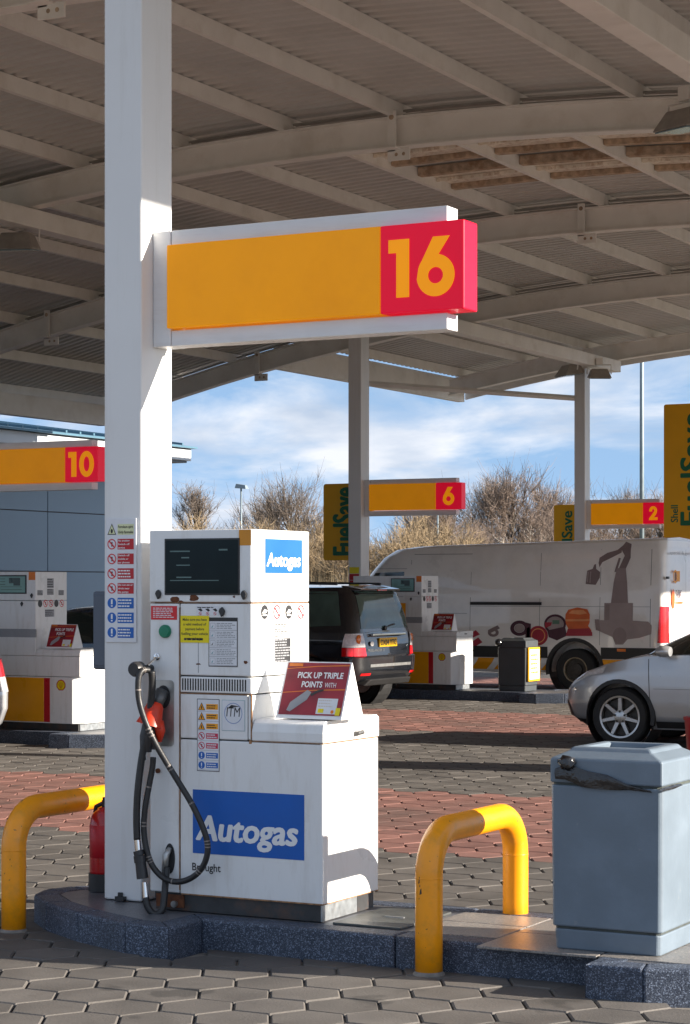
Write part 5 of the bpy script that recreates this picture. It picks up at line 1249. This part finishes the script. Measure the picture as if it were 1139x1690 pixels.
    b = MB(); Lo.side(b, ((1.55, .06), (2.0, .05), (2.02, .16), (1.55, .15)), True, .012, 6, 2); Lo.side(b, ((1.55, .06), (2.0, .05), (2.02, .16), (1.55, .15)), False, .012, 6, 2); b.build('chin_spoiler', 'trim_black', t, solid=False)
    b = MB(); b.box(-2.135, -2.12, -.26, .26, .66, .77); b.build('number_plate', 'plate_yellow', t)
    b = MB(); b.tube([(-2.13, .0, .55), (-2.13, .3, .55)], .03, 6); b.build('tailgate_handle', 'chrome', t)
    return t
def recolour(root, paint, old):
    for ch in root.children:
        if ch.type == 'MESH' and ch.data.materials and ch.data.materials[0] == M[old]:
            ch.data = ch.data.copy(); ch.data.materials[0] = M[paint]
civ = hatch('silver hatchback with alloy wheels entering from the right', 'paint_silver', 'parked hatchback cars')
c2 = copy_tree(civ); c2['label'] = 'silver car whose tail just shows at the left edge'
c3 = copy_tree(civ); c3['label'] = 'dark blue car behind the pump numbered 10'; recolour(c3, 'paint_blue', 'paint_silver')
civ.location = (-6.81, 22.40, 0); civ.rotation_euler = (0, 0, math.pi)
c2.location = (-15.43, 17.1, 0); c2.rotation_euler = (0, 0, math.pi)
c3.location = (-16.0, 23.0, 0); c3.rotation_euler = (0, 0, math.pi)

# ------------------------------------------------------------------ white panel van
van = thing('panel_van', 'long white panel van with printed product pictures on its side', 'van')
def rfz(x): return 2.48 + (-.12) * max(0, min(1, (x + 3.1) / 5.2)) + .0
VS = Stack([lay(.30, 2.95, -3.0, .93, .4, .5, .1, .15), lay(.45, 3.08, -3.08, .985, .4, .55, .1, .15), lay(.75, 3.1, -3.1, 1.0, .4, .6, .1, .15), lay(1.10, 3.02, -3.1, 1.0, .45, .6, .1, .15), lay(1.22, 2.85, -3.1, .995, .45, .6, .1, .15), lay(1.6, 2.6, -3.09, .975, .4, .5, .1, .15), lay(1.95, 2.34, -3.08, .945, .4, .5, .1, .16), lay(lambda x: rfz(x) - .17, 2.12, -3.07, .91, .4, .5, .12, .18), lay(lambda x: rfz(x) - .04, 1.92, -3.05, .86, .5, .5, .14, .2), lay(lambda x: rfz(x), 1.6, -3.0, .78, .6, .5, .15, .2)])
b = MB(); VS.mesh(b, 3, .03); bd_ = b.build('body', 'paint_van', van, smooth='auto'); cut_wheels(bd_, [(-1.56, .36), (2.12, .36)], .45, .98)
TL = 9.
def vt(z): # t for a height on the lower, level layers
    zs_ = [.30, .45, .75, 1.10, 1.22, 1.6, 1.95, 2.2, 2.35, 2.42]
    for i in range(9):
        if z <= zs_[i+1]: return (i + (z - zs_[i]) / (zs_[i+1] - zs_[i])) / TL
    return 1.
def vside(name, x0, x1, z0, z1, mat, off=.004, left=True, par=van, sl=0.):
    b = MB(); VS.side(b, ((x0, VS.tz(x0, z0)), (x1, VS.tz(x1, z0)), (x1 + sl, VS.tz(x1, z1)), (x0 + sl, VS.tz(x0, z1))), left, off, 12, 4); return b.build(name, mat, par, solid=False)
for lf in (True, False):
    vside('black_band', -2.98, -2.02, .53, .715, 'trim_black', .012, lf); vside('black_band', -1.09, 1.65, .53, .715, 'trim_black', .012, lf)
    vside('yellow_stripe', -1.09, 1.6, .33, .52, 'p_amber', .008, lf); vside('yellow_stripe', -2.98, -2.02, .36, .52, 'p_amber', .008, lf)
    for k in range(6): vside('white_chevron', -.95 + .42 * k, -.82 + .42 * k, .33, .52, 'p_white', .012, lf, sl=-.16)
    for x in (-1.56, 2.12):
        for sg in ((1,) if lf else (-1,)): wheel(van, x, sg * .97, .345, .22, .205, sg, 0, 'steel'); arch(van, x, .36, .45, lambda X_, Z_: .99, sg, 'trim_black', .055)
    b = MB(); VS.side(b, ((1.55, vt(1.32)), (2.45, vt(1.30)), (2.12, vt(1.93)), (1.55, vt(1.95))), lf, .006, 8, 6); b.build('cab_window', 'car_glass', van, smooth=True, solid=False)
    for (x0, x1, z0, z1) in ((-2.86, -2.852, .73, 2.3), (-2.0, -1.994, .75, 2.3), (.30, .306, .73, 2.25), (.30, 1.38, 2.24, 2.247), (-.95, -.944, .73, 2.25), (1.42, 1.426, .6, 2.15), (-2.86, .3, 1.372, 1.377), (.36, 1.42, 1.25, 1.255), (1.5, 2.1, 2.0, 2.005)):
        vside('panel_gap', x0, x1, z0, z1, 'seam', .002, lf)
b = MB(); VS.end(b, ((-.72, vt(1.25)), (.72, vt(1.25)), (.66, vt(1.98)), (-.66, vt(1.98))), True, .006, 14, 6); b.build('windscreen', 'car_glass', van, smooth=True, solid=False)
b = MB(); b.box(-.98, .30, 1.0, 1.012, 1.395, 1.445); 
for i_, p in enumerate(b.v): b.v[i_] = (p[0], (VS.yside(p[0], vt(1.42)) + (.022 if p[1] > 1.005 else .002)), p[2])
b.build('sliding_door_rail', 'trim_black', van)
# printed pictures on the side (x forward, so the print is laid out along -x)
def vprint(nm, polys, mats, off=.004):
    """flat prints, cut finely so that they follow the curved side"""
    b = MB()
    for i, (loops, mi) in enumerate(polys):
        tmp = MB(); tmp.flat(loops, lambda x, y, d=0.: (x, y, 0))
        for f in tmp.f:
            for k in range(1, len(f) - 1):
                A3, B3, C3 = (Vector(tmp.v[f[q]]) for q in (0, k, k + 1)); n = 5; idx = {}; vs = []; fs = []
                for p in range(n + 1):
                    for q in range(n + 1 - p):
                        w_ = A3 + (B3 - A3) * (p / n) + (C3 - A3) * (q / n); idx[p, q] = len(vs)
                        vs.append((-w_.x, VS.yside(-w_.x, VS.tz(-w_.x, w_.y)) + off + i * .0008, w_.y))
                for p in range(n):
                    for q in range(n - p):
                        fs.append((idx[p, q], idx[p+1, q], idx[p, q+1]))
                        if p + q < n - 1: fs.append((idx[p+1, q], idx[p+1, q+1], idx[p, q+1]))
                b.add(vs, fs, mi)
    o = b.build(nm, mats, van, solid=False); o['kind'] = 'stuff'; return o
def vp(x, y):  # photo point on the van side -> print coordinates
    u_, z_ = onv(x, y, 32.60); return (u_ + 14.67, z_)
def PP(*pts): return [vp(x, y) for x, y in pts]
def pcirc(x, y, rx, ry, n=24): return [vp(x + rx * math.cos(2*math.pi*i/n), y - ry * math.sin(2*math.pi*i/n)) for i in range(n)]
def Z7(*pts): return [vp(860 + x / 4.08, 880 + y / 4.08) for x, y in pts]
def zc(x, y, rx, ry, n=24): return Z7(*[(x + rx * math.cos(2*math.pi*i/n), y - ry * math.sin(2*math.pi*i/n)) for i in range(n)])
vprint('crane_picture', [
   ([Z7((432, 342), (440, 252), (476, 240), (486, 212), (498, 206), (500, 240), (528, 262), (526, 300), (500, 348))], 0),
   ([Z7((522, 230), (515, 200), (520, 165), (572, 132), (640, 112), (672, 82), (668, 130), (600, 165), (540, 195))], 0),
   ([Z7((665, 95), (690, 56), (730, 72), (730, 165), (700, 240), (652, 240), (690, 150), (672, 120))], 0),
   ([Z7((624, 260), (650, 165), (664, 168), (640, 262))], 0),
   ([Z7((640, 235), (700, 235), (712, 330), (722, 475), (606, 475), (622, 330))], 2),
   ([Z7((562, 470), (755, 470), (755, 592), (562, 592))], 1),
   ([Z7((508, 585), (775, 590), (860, 596), (882, 620), (880, 680), (800, 705), (720, 715), (690, 750), (640, 750), (620, 700), (520, 655))], 1),
   ([Z7((570, 480), (598, 480), (598, 585), (570, 585))], 2), ([zc(668, 690, 46, 56)], 2), ([Z7((500, 580), (528, 580), (540, 660), (508, 652))], 2),
   ([Z7((445, 260), (452, 260), (448, 330), (441, 330))], 1), ([Z7((462, 258), (469, 258), (466, 335), (459, 335))], 1)], ['v_mauve', 'v_mauve_light', 'v_mauve_mid'])
vprint('beacon_picture', [([Z7((300, 575), (302, 545), (320, 515), (380, 500), (448, 512), (465, 548), (465, 600), (455, 625), (475, 650), (480, 690), (305, 690), (320, 640), (305, 612))], 0), ([Z7((322, 540), (345, 520), (420, 518), (448, 540), (400, 548))], 1), ([Z7((303, 580), (465, 578), (464, 592), (304, 594))], 1), ([Z7((318, 645), (462, 640), (482, 668), (484, 692), (303, 692))], 2)], ['v_orange', 'v_orange_hi', 'v_redbtn'])
vprint('gauge_picture', [([zc(232, 612, 74, 66), zc(232, 612, 58, 50)[::-1]], 0), ([zc(232, 612, 57, 49)], 1), ([Z7((180, 655), (300, 628), (312, 690), (245, 722), (190, 700))], 0), ([Z7((215, 585), (262, 585), (262, 612), (215, 612))], 2), ([Z7((165, 600), (212, 600), (205, 622), (165, 640))], 3)], ['v_plum', 'v_mauve_light', 'v_green', 'v_redbtn'])
vprint('button_picture', [([zc(118, 690, 66, 66)], 0), ([zc(118, 690, 48, 50), zc(118, 690, 42, 43)[::-1]], 1), ([Z7((40, 640), (62, 630), (62, 745), (44, 740))], 2)], ['v_redbtn', 'v_orange_hi', 'v_plum'])
vprint('clamp_picture', [([zc(-8, 640, 62, 52), zc(-8, 640, 36, 30)[::-1]], 0), ([zc(-8, 640, 34, 28)], 1), ([Z7((30, 600), (70, 610), (64, 740), (34, 735))], 0)], ['v_plum', 'v_mauve_light'])
vprint('coupler_picture', [([PP((776, 1062), (790, 1052), (797, 1060), (780, 1070))], 0), ([PP((776, 1046), (786, 1040), (793, 1047), (780, 1053))], 0), ([pcirc(815, 1044, 9, 7), pcirc(815, 1044, 4, 3)[::-1]], 1), ([PP((806, 1040), (822, 1032), (826, 1037), (808, 1046))], 1)], ['v_redbtn', 'v_mauve'])
b = MB(); b.lathe([(.0001, 0), (.02, 0)], (-2.93, .999, .98), 'y', 10); b.build('fuel_cap_dot', 'trim_black', van, solid=False)
b = MB(); VS.side(b, ((-2.45, vt(.655)), (-2.3, vt(.655)), (-2.3, vt(.70)), (-2.45, vt(.70))), True, .02, 2, 1); b.build('side_marker', 'lamp_amber', van, solid=False)
# rear end
for sg in (1, -1):
    b = MB(); VS.end(b, ((sg * .985, vt(.80)), (sg * .80, vt(.80)), (sg * .80, vt(1.38)), (sg * .97, vt(1.38))), False, .012, 6, 4, 0); VS.end(b, ((sg * .84, vt(.95)), (sg * .76, vt(.95)), (sg * .76, vt(1.3)), (sg * .84, vt(1.3))), False, .016, 2, 3, 1)
    VS.side(b, ((-3.09, vt(.80)), (-2.98, vt(.80)), (-3.02, vt(1.38)), (-3.08, vt(1.38))), sg > 0, .012, 3, 4, 0); b.build('tail_lamp', ['lamp_red', 'lamp_clear'], van, smooth=True, solid=False)
    b = MB(); b.box(-3.13, -3.1, sg * .86, sg * .94, 1.82, 1.86); b.build('hinge', 'trim_black', van)
rv = lambda x, y, d=0.: (-3.108 - d, -x, y)
b = MB(); b.rect(-.004, .004, .6, 2.3, rv, 0., 0); b.build('door_gap', 'seam', van, solid=False)
b = MB(); put_text(b, 'special & general', rv, -.78, .5, 2.22, .05, 0, .002); bars(b, -.66, -.1, 1.05, 1.3, 5, rv, 0, .002); b.flat([circ(-.52, 1.86, .11, 20), circ(-.52, 1.86, .075, 20)[::-1]], rv, .002, 1); b.rect(-.46, -.3, 1.78, 1.95, rv, .003, 1); b.flat([circ(-.62, 1.5, .08, 16, .16)], rv, .002, 2); put_text(b, 'V.K', rv, -.48, -.2, 1.52, .12, 3, .002, bold=.03); bars(b, -.48, -.1, 1.4, 1.48, 1, rv, 2, .002); b.build('lettering', ['p_grey', 'p_amber', 'v_orange', 'v_plum'], van, solid=False)
b = MB(); b.box(-3.17, -3.02, -.95, .95, .42, .60); b.build('rear_bumper', 'trim_black', van, bevel=.02)
b = MB(); b.rect(-.75, -.5, .64, .75, rv, .003); b.build('number_plate', 'plate_yellow', van, solid=False)
van.location = (-14.67, 33.6, 0); van.rotation_euler = (0, 0, math.pi)
# ================================================================== background: trees, shrubs, lamp posts
def ground_at(x, Y):
    X = (x - CX) / CF * Y; return (X * CC - Y * SS, X * SS + Y * CC)
def grow(seed, H, W, zc, nl, ns, nt, r0, lean=0.):
    """trunk and limbs reach into an ellipsoid crown; twigs fill its rim"""
    rg = random.Random(seed); tr, cw = MB(), MB()
    hz_ = H - zc; low = zc * .75
    def ell(k):
        a = rg.uniform(0, 2 * math.pi); c_ = rg.uniform(-.75, 1); q = math.sqrt(max(0, 1 - c_ * c_))
        rr_ = k * rg.uniform(.75, 1.08); return Vector((q * math.cos(a) * W * rr_, q * math.sin(a) * W * rr_, zc + c_ * (hz_ if c_ > 0 else low) * rr_))
    def bent(p, q, r, n, mb, sides, wob):
        d = (q - p).length; pts = []
        for k in range(n + 1):
            t = k / n; m_ = p.lerp(q, t) + Vector((rg.gauss(0, wob), rg.gauss(0, wob), rg.gauss(0, wob) - math.sin(math.pi * t) * d * .06)) * (1 if 0 < k < n else 0); pts.append(m_)
        mb.tube(pts, [r * (1 - .6 * k / n) for k in range(n + 1)], sides, caps=False); return pts
    top = Vector((lean * H, 0, zc + hz_ * .45)); tp = bent(Vector((0, 0, -.1)), top, r0, 5, tr, 6, .12)
    for i in range(nl):
        Lp = ell(.62); f = max(.16, min(.95, (Lp.z - W * .45) / top.z)); k = f * 5; a = int(min(k, 4)); o_ = tp[a].lerp(tp[a+1], k - a)
        lp = bent(o_, Lp, r0 * .38, 4, tr, 5, .12)
        for j in range(ns):
            d0 = (Lp - Vector((0, 0, zc * .8))).normalized(); Sp = Lp + Vector((rg.gauss(0, .3), rg.gauss(0, .3), rg.gauss(.1, .26))) * W * .62 + d0 * W * .22
            k = rg.uniform(1.2, 4); a = int(min(k, 3)); o_ = lp[a].lerp(lp[a+1], k - a)
            sp = bent(o_, Sp, r0 * .15, 3, cw, 4, .06)
            for q in range(nt):
                k = rg.uniform(.6, 3); a = int(min(k, 2)); o_ = sp[a].lerp(sp[a+1], k - a)
                dd = (Sp - o_).normalized() if (Sp - o_).length > .01 else d0
                Tp = o_ + (dd * .6 + Vector((rg.gauss(0, .5), rg.gauss(0, .5), rg.gauss(.15, .45)))) * W * rg.uniform(.12, .3)
                bent(o_, Tp, rg.uniform(.010, .017), 2, cw, 3, .03)
    return tr, cw
def tree_proto(*a):
    global ORG
    ORG = Vector((0, 0, 0))
    tr, cw = grow(*a[:-2])
    return (tr.build('trunk', a[-2], None, smooth=True, solid=False), cw.build('crown', a[-1], None, solid=False))
protos = {
 'tall': tree_proto(1, 11, 2.6, 6.0, 26, 8, 13, .16, 'bark', 'twig_brown'),
 'wide': tree_proto(2, 10, 4.4, 5.2, 28, 9, 14, .2, 'bark', 'twig_brown'),
 'brown': tree_proto(3, 11, 4.0, 5.2, 36, 10, 14, .17, 'bark', 'twig_red'),
 'birch': tree_proto(4, 10, 1.6, 6.0, 22, 7, 10, .09, .06, 'bark_pale', 'twig_red'),
 'gold': tree_proto(5, 6, 2.8, 2.2, 30, 9, 14, .07, 'bark', 'twig_gold'),
}
first = set()
def plant(kind, name, label, cat, x, Y, s, rz, group):
    u, v = ground_at(x, Y)
    t = bpy.data.objects.new(name, None); C.objects.link(t); t.location = (u, v, 0); t.rotation_euler = (0, 0, rz); t.scale = (s, s, s); t.empty_display_size = .2
    props(t, label, cat, group)
    for pr in protos[kind]:
        o = pr if kind not in first else pr.copy()
        if kind in first: C.objects.link(o)
        o.parent = t
    first.add(kind)
G1 = 'bare winter trees beyond the forecourt'
rg = random.Random(9)
plant('tall', 'bare_tree', 'small bare tree on the skyline left of the distant lamp post', 'tree', 322, 190, 1.05, 0, G1)
plant('wide', 'bare_tree', 'low rounded bare tree right beside the skyline lamp post', 'tree', 352, 215, .62, 1.2, G1)
plant('wide', 'bare_tree', 'spreading bare tree above the right side of the gas dispenser', 'tree', 490, 150, .95, 2.0, G1)
plant('wide', 'bare_tree', 'bare tree leaning left over the top of the gas dispenser', 'tree', 445, 160, .9, 3.3, G1)
plant('tall', 'bare_tree', 'bare tree between the dispenser top and the green lettered banner', 'tree', 538, 170, .70, 4.4, G1)
plant('brown', 'bare_tree', 'brown bare tree just right of sign 6', 'tree', 742, 150, .8, .5, G1)
plant('brown', 'bare_tree', 'brown bare tree showing between sign 6 and the tall tree mass', 'tree', 700, 175, .86, 5.5, G1)
plant('brown', 'bare_tree', 'tallest dense brown tree above the middle of the van roof', 'tree', 845, 160, 1.06, 1.5, G1)
plant('tall', 'bare_tree', 'dense bare tree filling the left of the tall tree mass', 'tree', 812, 172, 1.02, 2.6, G1)
plant('brown', 'bare_tree', 'dense bare tree on the right of the tall tree mass', 'tree', 895, 168, 1.0, 3.6, G1)
plant('birch', 'birch_tree', 'slender birch with pale trunk left of the tallest brown tree', 'tree', 822, 120, .60, .7, G1)
plant('birch', 'birch_tree', 'slender birch with pale leaning trunk under the tallest brown tree', 'tree', 876, 118, .66, 1.9, G1)
plant('birch', 'birch_tree', 'slender birch with pale trunk beside the Save banner', 'tree', 902, 122, .62, 3.1, G1)
plant('wide', 'bare_tree', 'round topped bare tree above sign 2', 'tree', 1022, 175, 1.0, 4.0, G1)
plant('brown', 'bare_tree', 'bare brown tree left of the tall banner at the right', 'tree', 1092, 165, .9, 4.9, G1)
plant('brown', 'bare_tree', 'low brown tree between column and pole at the right', 'tree', 985, 150, .66, 5.9, G1)
plant('tall', 'bare_tree', 'bare tree behind the tall banner at the right edge', 'tree', 1130, 170, .95, .9, G1)
plant('brown', 'bare_tree', 'low brown tree behind the column of sign 2', 'tree', 945, 150, .72, 2.2, G1)
plant('brown', 'bare_tree', 'low reddish tree peeping over the van roof below sign 6', 'tree', 775, 140, .56, 2.9, G1)
for k in range(22):
    x = 300 + k * 40 + rg.uniform(-12, 12); Y = rg.uniform(88, 112)
    lb = 'golden brown leafless shrub in the bank, %s from the left' % ('first second third fourth fifth sixth seventh eighth ninth tenth eleventh twelfth thirteenth fourteenth fifteenth sixteenth seventeenth eighteenth nineteenth twentieth twenty-first twenty-second'.split()[k])
    plant('gold', 'bare_shrub', lb, 'shrub', x, Y, rg.uniform(.62, .92) * (1 if 560 < x < 800 or x < 600 else .8), rg.uniform(0, 6), 'golden shrubs on the bank')
# rough grass bank: a mound of blades
ORG = Vector((0, 0, 0))
vs = []; fs = []
rg = random.Random(4)
for k in range(15000):
    x = rg.uniform(230, 1180); Y = rg.uniform(74, 90); u, v = ground_at(x, Y)
    h = rg.uniform(.8, 2.3) * (1.25 if x < 620 else .9) * (.6 + .4 * (Y - 74) / 16); dx, dy = rg.gauss(0, .25), rg.gauss(0, .25); wd = rg.uniform(.015, .045)
    bse = len(vs); a = rg.uniform(0, math.pi); ca, sa = math.cos(a) * wd, math.sin(a) * wd
    vs += [(u - ca, v - sa, -.05), (u + ca, v + sa, -.05), (u + dx, v + dy, h)]; fs.append((bse, bse + 1, bse + 2))
b = MB(); b.add(vs, fs); props(b.build('rough_grass', 'reed', solid=False), 'tall dry grass and brush covering the bank behind the cars', 'grass', kind='stuff')
def lamp_post(label, x, Y, top, r, head):
    u, v = ground_at(x, Y); t = thing('lamp_post', label, 'lamp post', (u, v, 0), 'lamp posts')
    b = MB(); b.tube([(u, v, 0), (u, v, top * .5), (u, v, top)], [r, r * .85, r * .7], 10); b.build('pole', 'lamp_post', t, smooth=True)
    b = MB(); b.lathe([(r * 1.9, 0), (r * 1.9, .5), (r, .56)], (u, v, 0), 'z', 10); b.build('base_sleeve', 'lamp_post', t, solid=False)
    b = MB()
    b.hexa([(u - .35, v - .2, top - .05), (u + .45, v - .2, top - .12), (u + .45, v + .2, top - .12), (u - .35, v + .2, top - .05), (u - .3, v - .12, top + .22), (u + .35, v - .12, top + .12), (u + .35, v + .12, top + .12), (u - .3, v + .12, top + .22)])
    b.build('lamp_head', 'lamp_post', t, bevel=.02)
lamp_post('distant lamp post on the skyline above the gas dispenser', 398.5, 130, 7.7, .075, 1)
lamp_post('tall pale pole between sign 2 and the right banner', 1060, 70, 13.0, .085, 1)
lamp_post('distant dark mast below the red end of sign 6', 723, 140, 6.9, .08, 1)
